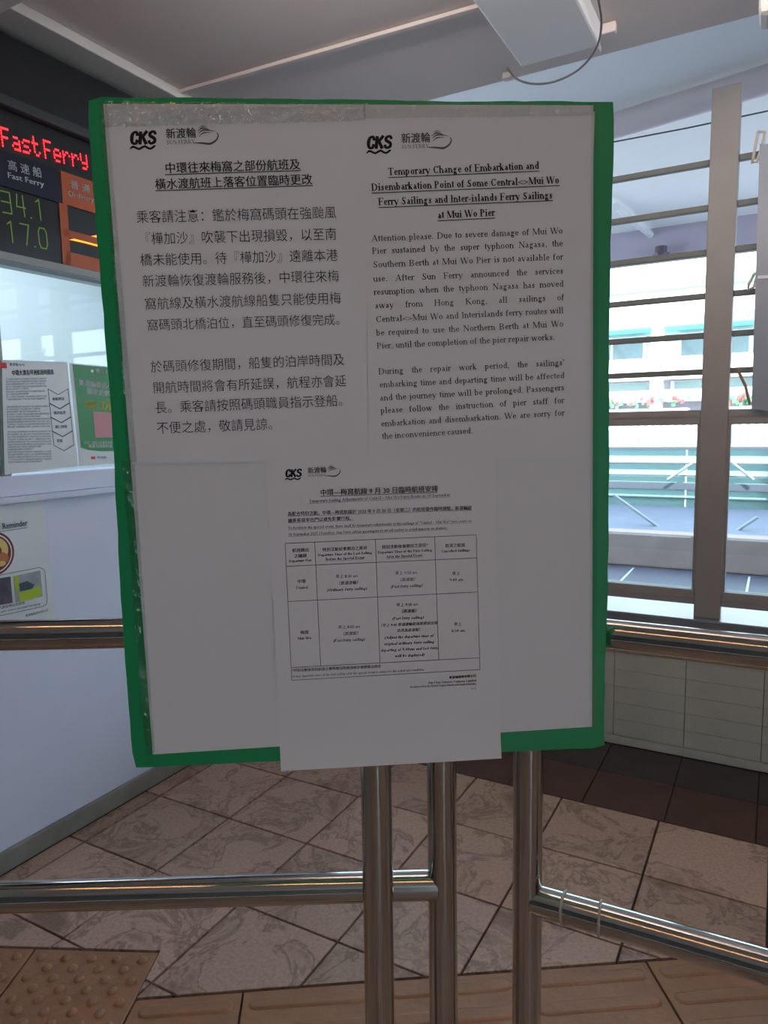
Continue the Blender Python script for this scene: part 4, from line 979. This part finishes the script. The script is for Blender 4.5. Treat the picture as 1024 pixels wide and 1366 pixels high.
# ================================================================== OUTSIDE
DK = struct('floor', MB().box(WIN_A + .2, 60, -40, 40, -0.16, -0.05), mat('deck_grey_blue', (0.07, 0.072, 0.10), .6, var=.2, vscale=2), label='grey blue pier deck outside')
for k in range(14):
    b = -9 + k * 1.1
    t = obj('deck_joint', MB().box(4.6, 7.8, b, b + .02, -.05, -.046), mat('joint_pale', (0.45, 0.47, 0.52), .6), DK)
lw = tag(obj('parapet_wall', MB().box(7.9, 8.15, -14, 12, -.05, atA(880, 712, 7.9).z, .02), mat('parapet_mauve', (0.34, 0.25, 0.22), .7, var=.15)), 'low mauve grey parapet wall beyond the outer deck', 'wall')
# sloping pale blue roof behind the parapet and mint panels above
z1, z2 = atA(880, 712, 8.3).z, atA(880, 676, 9.6).z
m = MB(); m.boxf(W(8.3, -14, z1 - .05), BV * 26, AV * 1.3 + ZV * (z2 - z1), ZV * .06)
tag(obj('lower_roof', m, mat('lilac_sheet', (0.15, 0.16, 0.21), .6, var=.1, vscale=3)), 'lilac sloping sheet roof behind the parapet', 'roof')
scn = thing('mint_screen', W(9.8, 0, 0), 'mint green translucent screen with grey rails and diagonal stays', 'screen')
zt_, zb_ = atA(880, 598, 9.8).z, atA(880, 680, 9.8).z
M_MINT = mat('mint_panel', (0.40, 0.62, 0.56), .5, var=.06, vscale=1)
for k in range(13): obj('screen_panel', MB().box(9.8, 9.83, -13 + k * 2, -13 + k * 2 + 1.98, zb_, zt_, .004), M_MINT, scn)
M_RAIL = mat('grey_rail', (0.10, 0.11, 0.13), .5)
for (y, h) in ((648, .09), (618, .02), (634, .015), (664, .02), (598, .04)):
    z = atA(880, y, 9.75).z; obj('rail', MB().box(9.72, 9.78, -13, 13, z - h / 2, z + h / 2, .004), M_RAIL, scn)
for k in range(7):
    b = -12 + k * 4; obj('post', MB().box(9.68, 9.72, b - .04, b + .04, -.05, zt_ + .05), M_RAIL, scn)
for (x0, y0, x1, y1) in ((818, 660, 922, 735), (890, 640, 923, 618), (975, 616, 1005, 640), (972, 715, 1010, 690)):
    m = MB(); m.tube([atA(x0, y0, 8.6 if y0 > 650 or y1 > 650 else 9.6), atA(x1, y1, 8.6 if y0 > 650 or y1 > 650 else 9.6)], .018, 8); obj('stay', m, mat('pale_stay', (0.30, 0.32, 0.36), .5), scn)
# white picket fence
pf = thing('picket_fence', W(12, 0, 0), 'white picket fence beyond the mint screen', 'fence')
zt_, zb_ = atA(880, 566, 12).z, atA(880, 601, 12).z
pk = None
for k in range(120):
    b = -9 + k * .112
    if pk is None: pk = obj('picket', MB().box(12, 12.03, b, b + .06, zb_, zt_, .004), mat('fence_white', (0.85, 0.87, 0.90), .5), pf)
    else:
        o = pk.copy(); o.name = 'picket'; COL.objects.link(o); o.parent = pf; o.location = pk.location + BV * (k * .112)
for z in (zb_ + .06, zt_ - .06): obj('fence_rail', MB().box(12.03, 12.06, -10, 6, z - .03, z + .03), MATS['fence_white'], pf)
obj('fence_backing', MB().box(12.5, 12.54, -10, 6, zb_, zt_), mat('backing_grey', (0.28, 0.31, 0.36), .7), pf)
obj('fence_plinth', MB().box(11.98, 12.2, -10, 6, -.05, zb_ - .02), mat('plinth_lilac', (0.5, 0.52, 0.6), .6), pf)
# waterfront building
BA = 18.0
bd_ = thing('pier_building', W(BA, 0, 0), 'white two-storey pier building with mint fascia behind the fence', 'building')
def zz(y, a=BA): return atA(880, y, a).z
M_BW = mat('building_white', (0.90, 0.90, 0.90), .6); M_MF = mat('mint_fascia', (0.20, 0.58, 0.54), .5); M_BWIN = mat('building_glass', (0.16, 0.24, 0.26), .2, var=.4, vscale=1.5)
obj('wall', MB().box(BA + 1, BA + 8, -22, 14, -.05, zz(392)), mat('building_grey', (0.62, 0.64, 0.68), .6), bd_)  # recessed wall, greyer than the white bands
for (y0, y1, m_) in ((437, 422, M_MF), (400, 360, M_BW), (388, 374, M_MF), (478, 505, M_BW), (520, 536, M_BW)):
    lo, hi = min(zz(y0), zz(y1)), max(zz(y0), zz(y1)); obj('facade_band', MB().box(BA + (.0 if m_ is M_MF else .06), BA + 1.1, -22, 14, lo, hi, .02), m_, bd_)
obj('facade_band', MB().box(BA + .02, BA + 1.1, -22, 14, zz(422), zz(400)), M_BW, bd_)
for k in range(12):
    b = ab(atA(876, 480, BA))[1] + (k - 8) * 2.35; obj('column', MB().box(BA - .1, BA + .25, b - .13, b + .13, -.05, zz(437), .02), M_BW, bd_)
    f = obj('window', MB().box(BA + .9, BA + 1.02, b + .35, b + 1.95, zz(474), zz(441)), M_BW, bd_)
    obj('window_pane', MB().box(BA + .88, BA + .9, b + .42, b + 1.1, zz(472), zz(443)), M_BWIN, f); obj('window_pane', MB().box(BA + .88, BA + .9, b + 1.16, b + 1.88, zz(472), zz(443)), M_BWIN, f)
    f = obj('window', MB().box(BA + .9, BA + 1.02, b + .2, b + 2.15, zz(520), zz(506)), M_BW, bd_); obj('window_pane', MB().box(BA + .88, BA + .9, b + .3, b + 2.05, zz(519), zz(507)), mat('lower_glass', (0.35, 0.5, 0.48), .3), f)
# planters with red flowers in front
for k, (px0, px1, lb) in enumerate(((700, 925, 'long planter of green and red flowers seen through the bay left of the mullion'), (950, 1100, 'planter of green and red flowers seen through the bay right of the mullion'))):
    b = ab(atA(px0, 540, BA))[1]; PL = ab(atA(px1, 540, BA))[1] - b
    t = thing('flower_planter', W(BA - 1, b, -.05), lb, 'planter', 'flower planters before the far building')
    obj('trough', MB().box(BA - 1.2, BA - .8, b, b + PL, -.05, zz(545, BA - 1), .02), mat('trough_grey', (0.55, 0.55, 0.58), .6), t)
    m = MB(); rnd = random.Random(k); m2 = MB()
    for _ in range(110):
        c = W(BA - 1 + rnd.uniform(-.15, .15), b + rnd.uniform(.05, PL - .05), zz(545, BA - 1) + rnd.uniform(0, .2)); s_ = rnd.uniform(.04, .09)
        (m2 if rnd.random() < .35 else m).boxf(c, Vector((s_, rnd.uniform(-.03, .03), .02)), Vector((.02, s_, rnd.uniform(-.03, .03))), Vector((0, .01, s_)))
    obj('foliage', m, mat('leaf_green', (0.10, 0.28, 0.14), .6), t)['kind'] = 'stuff'; obj('flowers', m2, mat('flower_red', (0.65, 0.08, 0.08), .6), t)['kind'] = 'stuff'
# canopy brace and lamp below the fascia
m = MB(); m.tube([atZ(822, 275, 3.15), atZ(884, 327, 3.15)], .03, 12); tag(obj('canopy_brace', m, mat('brace_white', (0.75, 0.75, 0.78), .5)), 'white tube brace slanting across the outer canopy ceiling', 'brace')
lc = atA(881, 348, 6.8); t = thing('canopy_camera', lc, 'small dark dome fitting under the canopy fascia', 'fitting')
m = MB(); m.tube([lc + ZV * .12, lc + ZV * .06], .05, 16); obj('mount', m, mat('dark_fitting', (0.08, 0.06, 0.09), .4), t)
m = MB(); rows = [[lc + ZV * (.06 - .07 * math.sin(e)) + Vector((math.cos(k * math.pi / 8), math.sin(k * math.pi / 8), 0)) * .07 * math.cos(e) for k in range(16)] for e in [i * math.pi / 2 / 5.2 for i in range(6)]]
m.grid(rows, closed=True); m.face(rows[-1]); obj('dome', m, MATS['dark_fitting'], t)
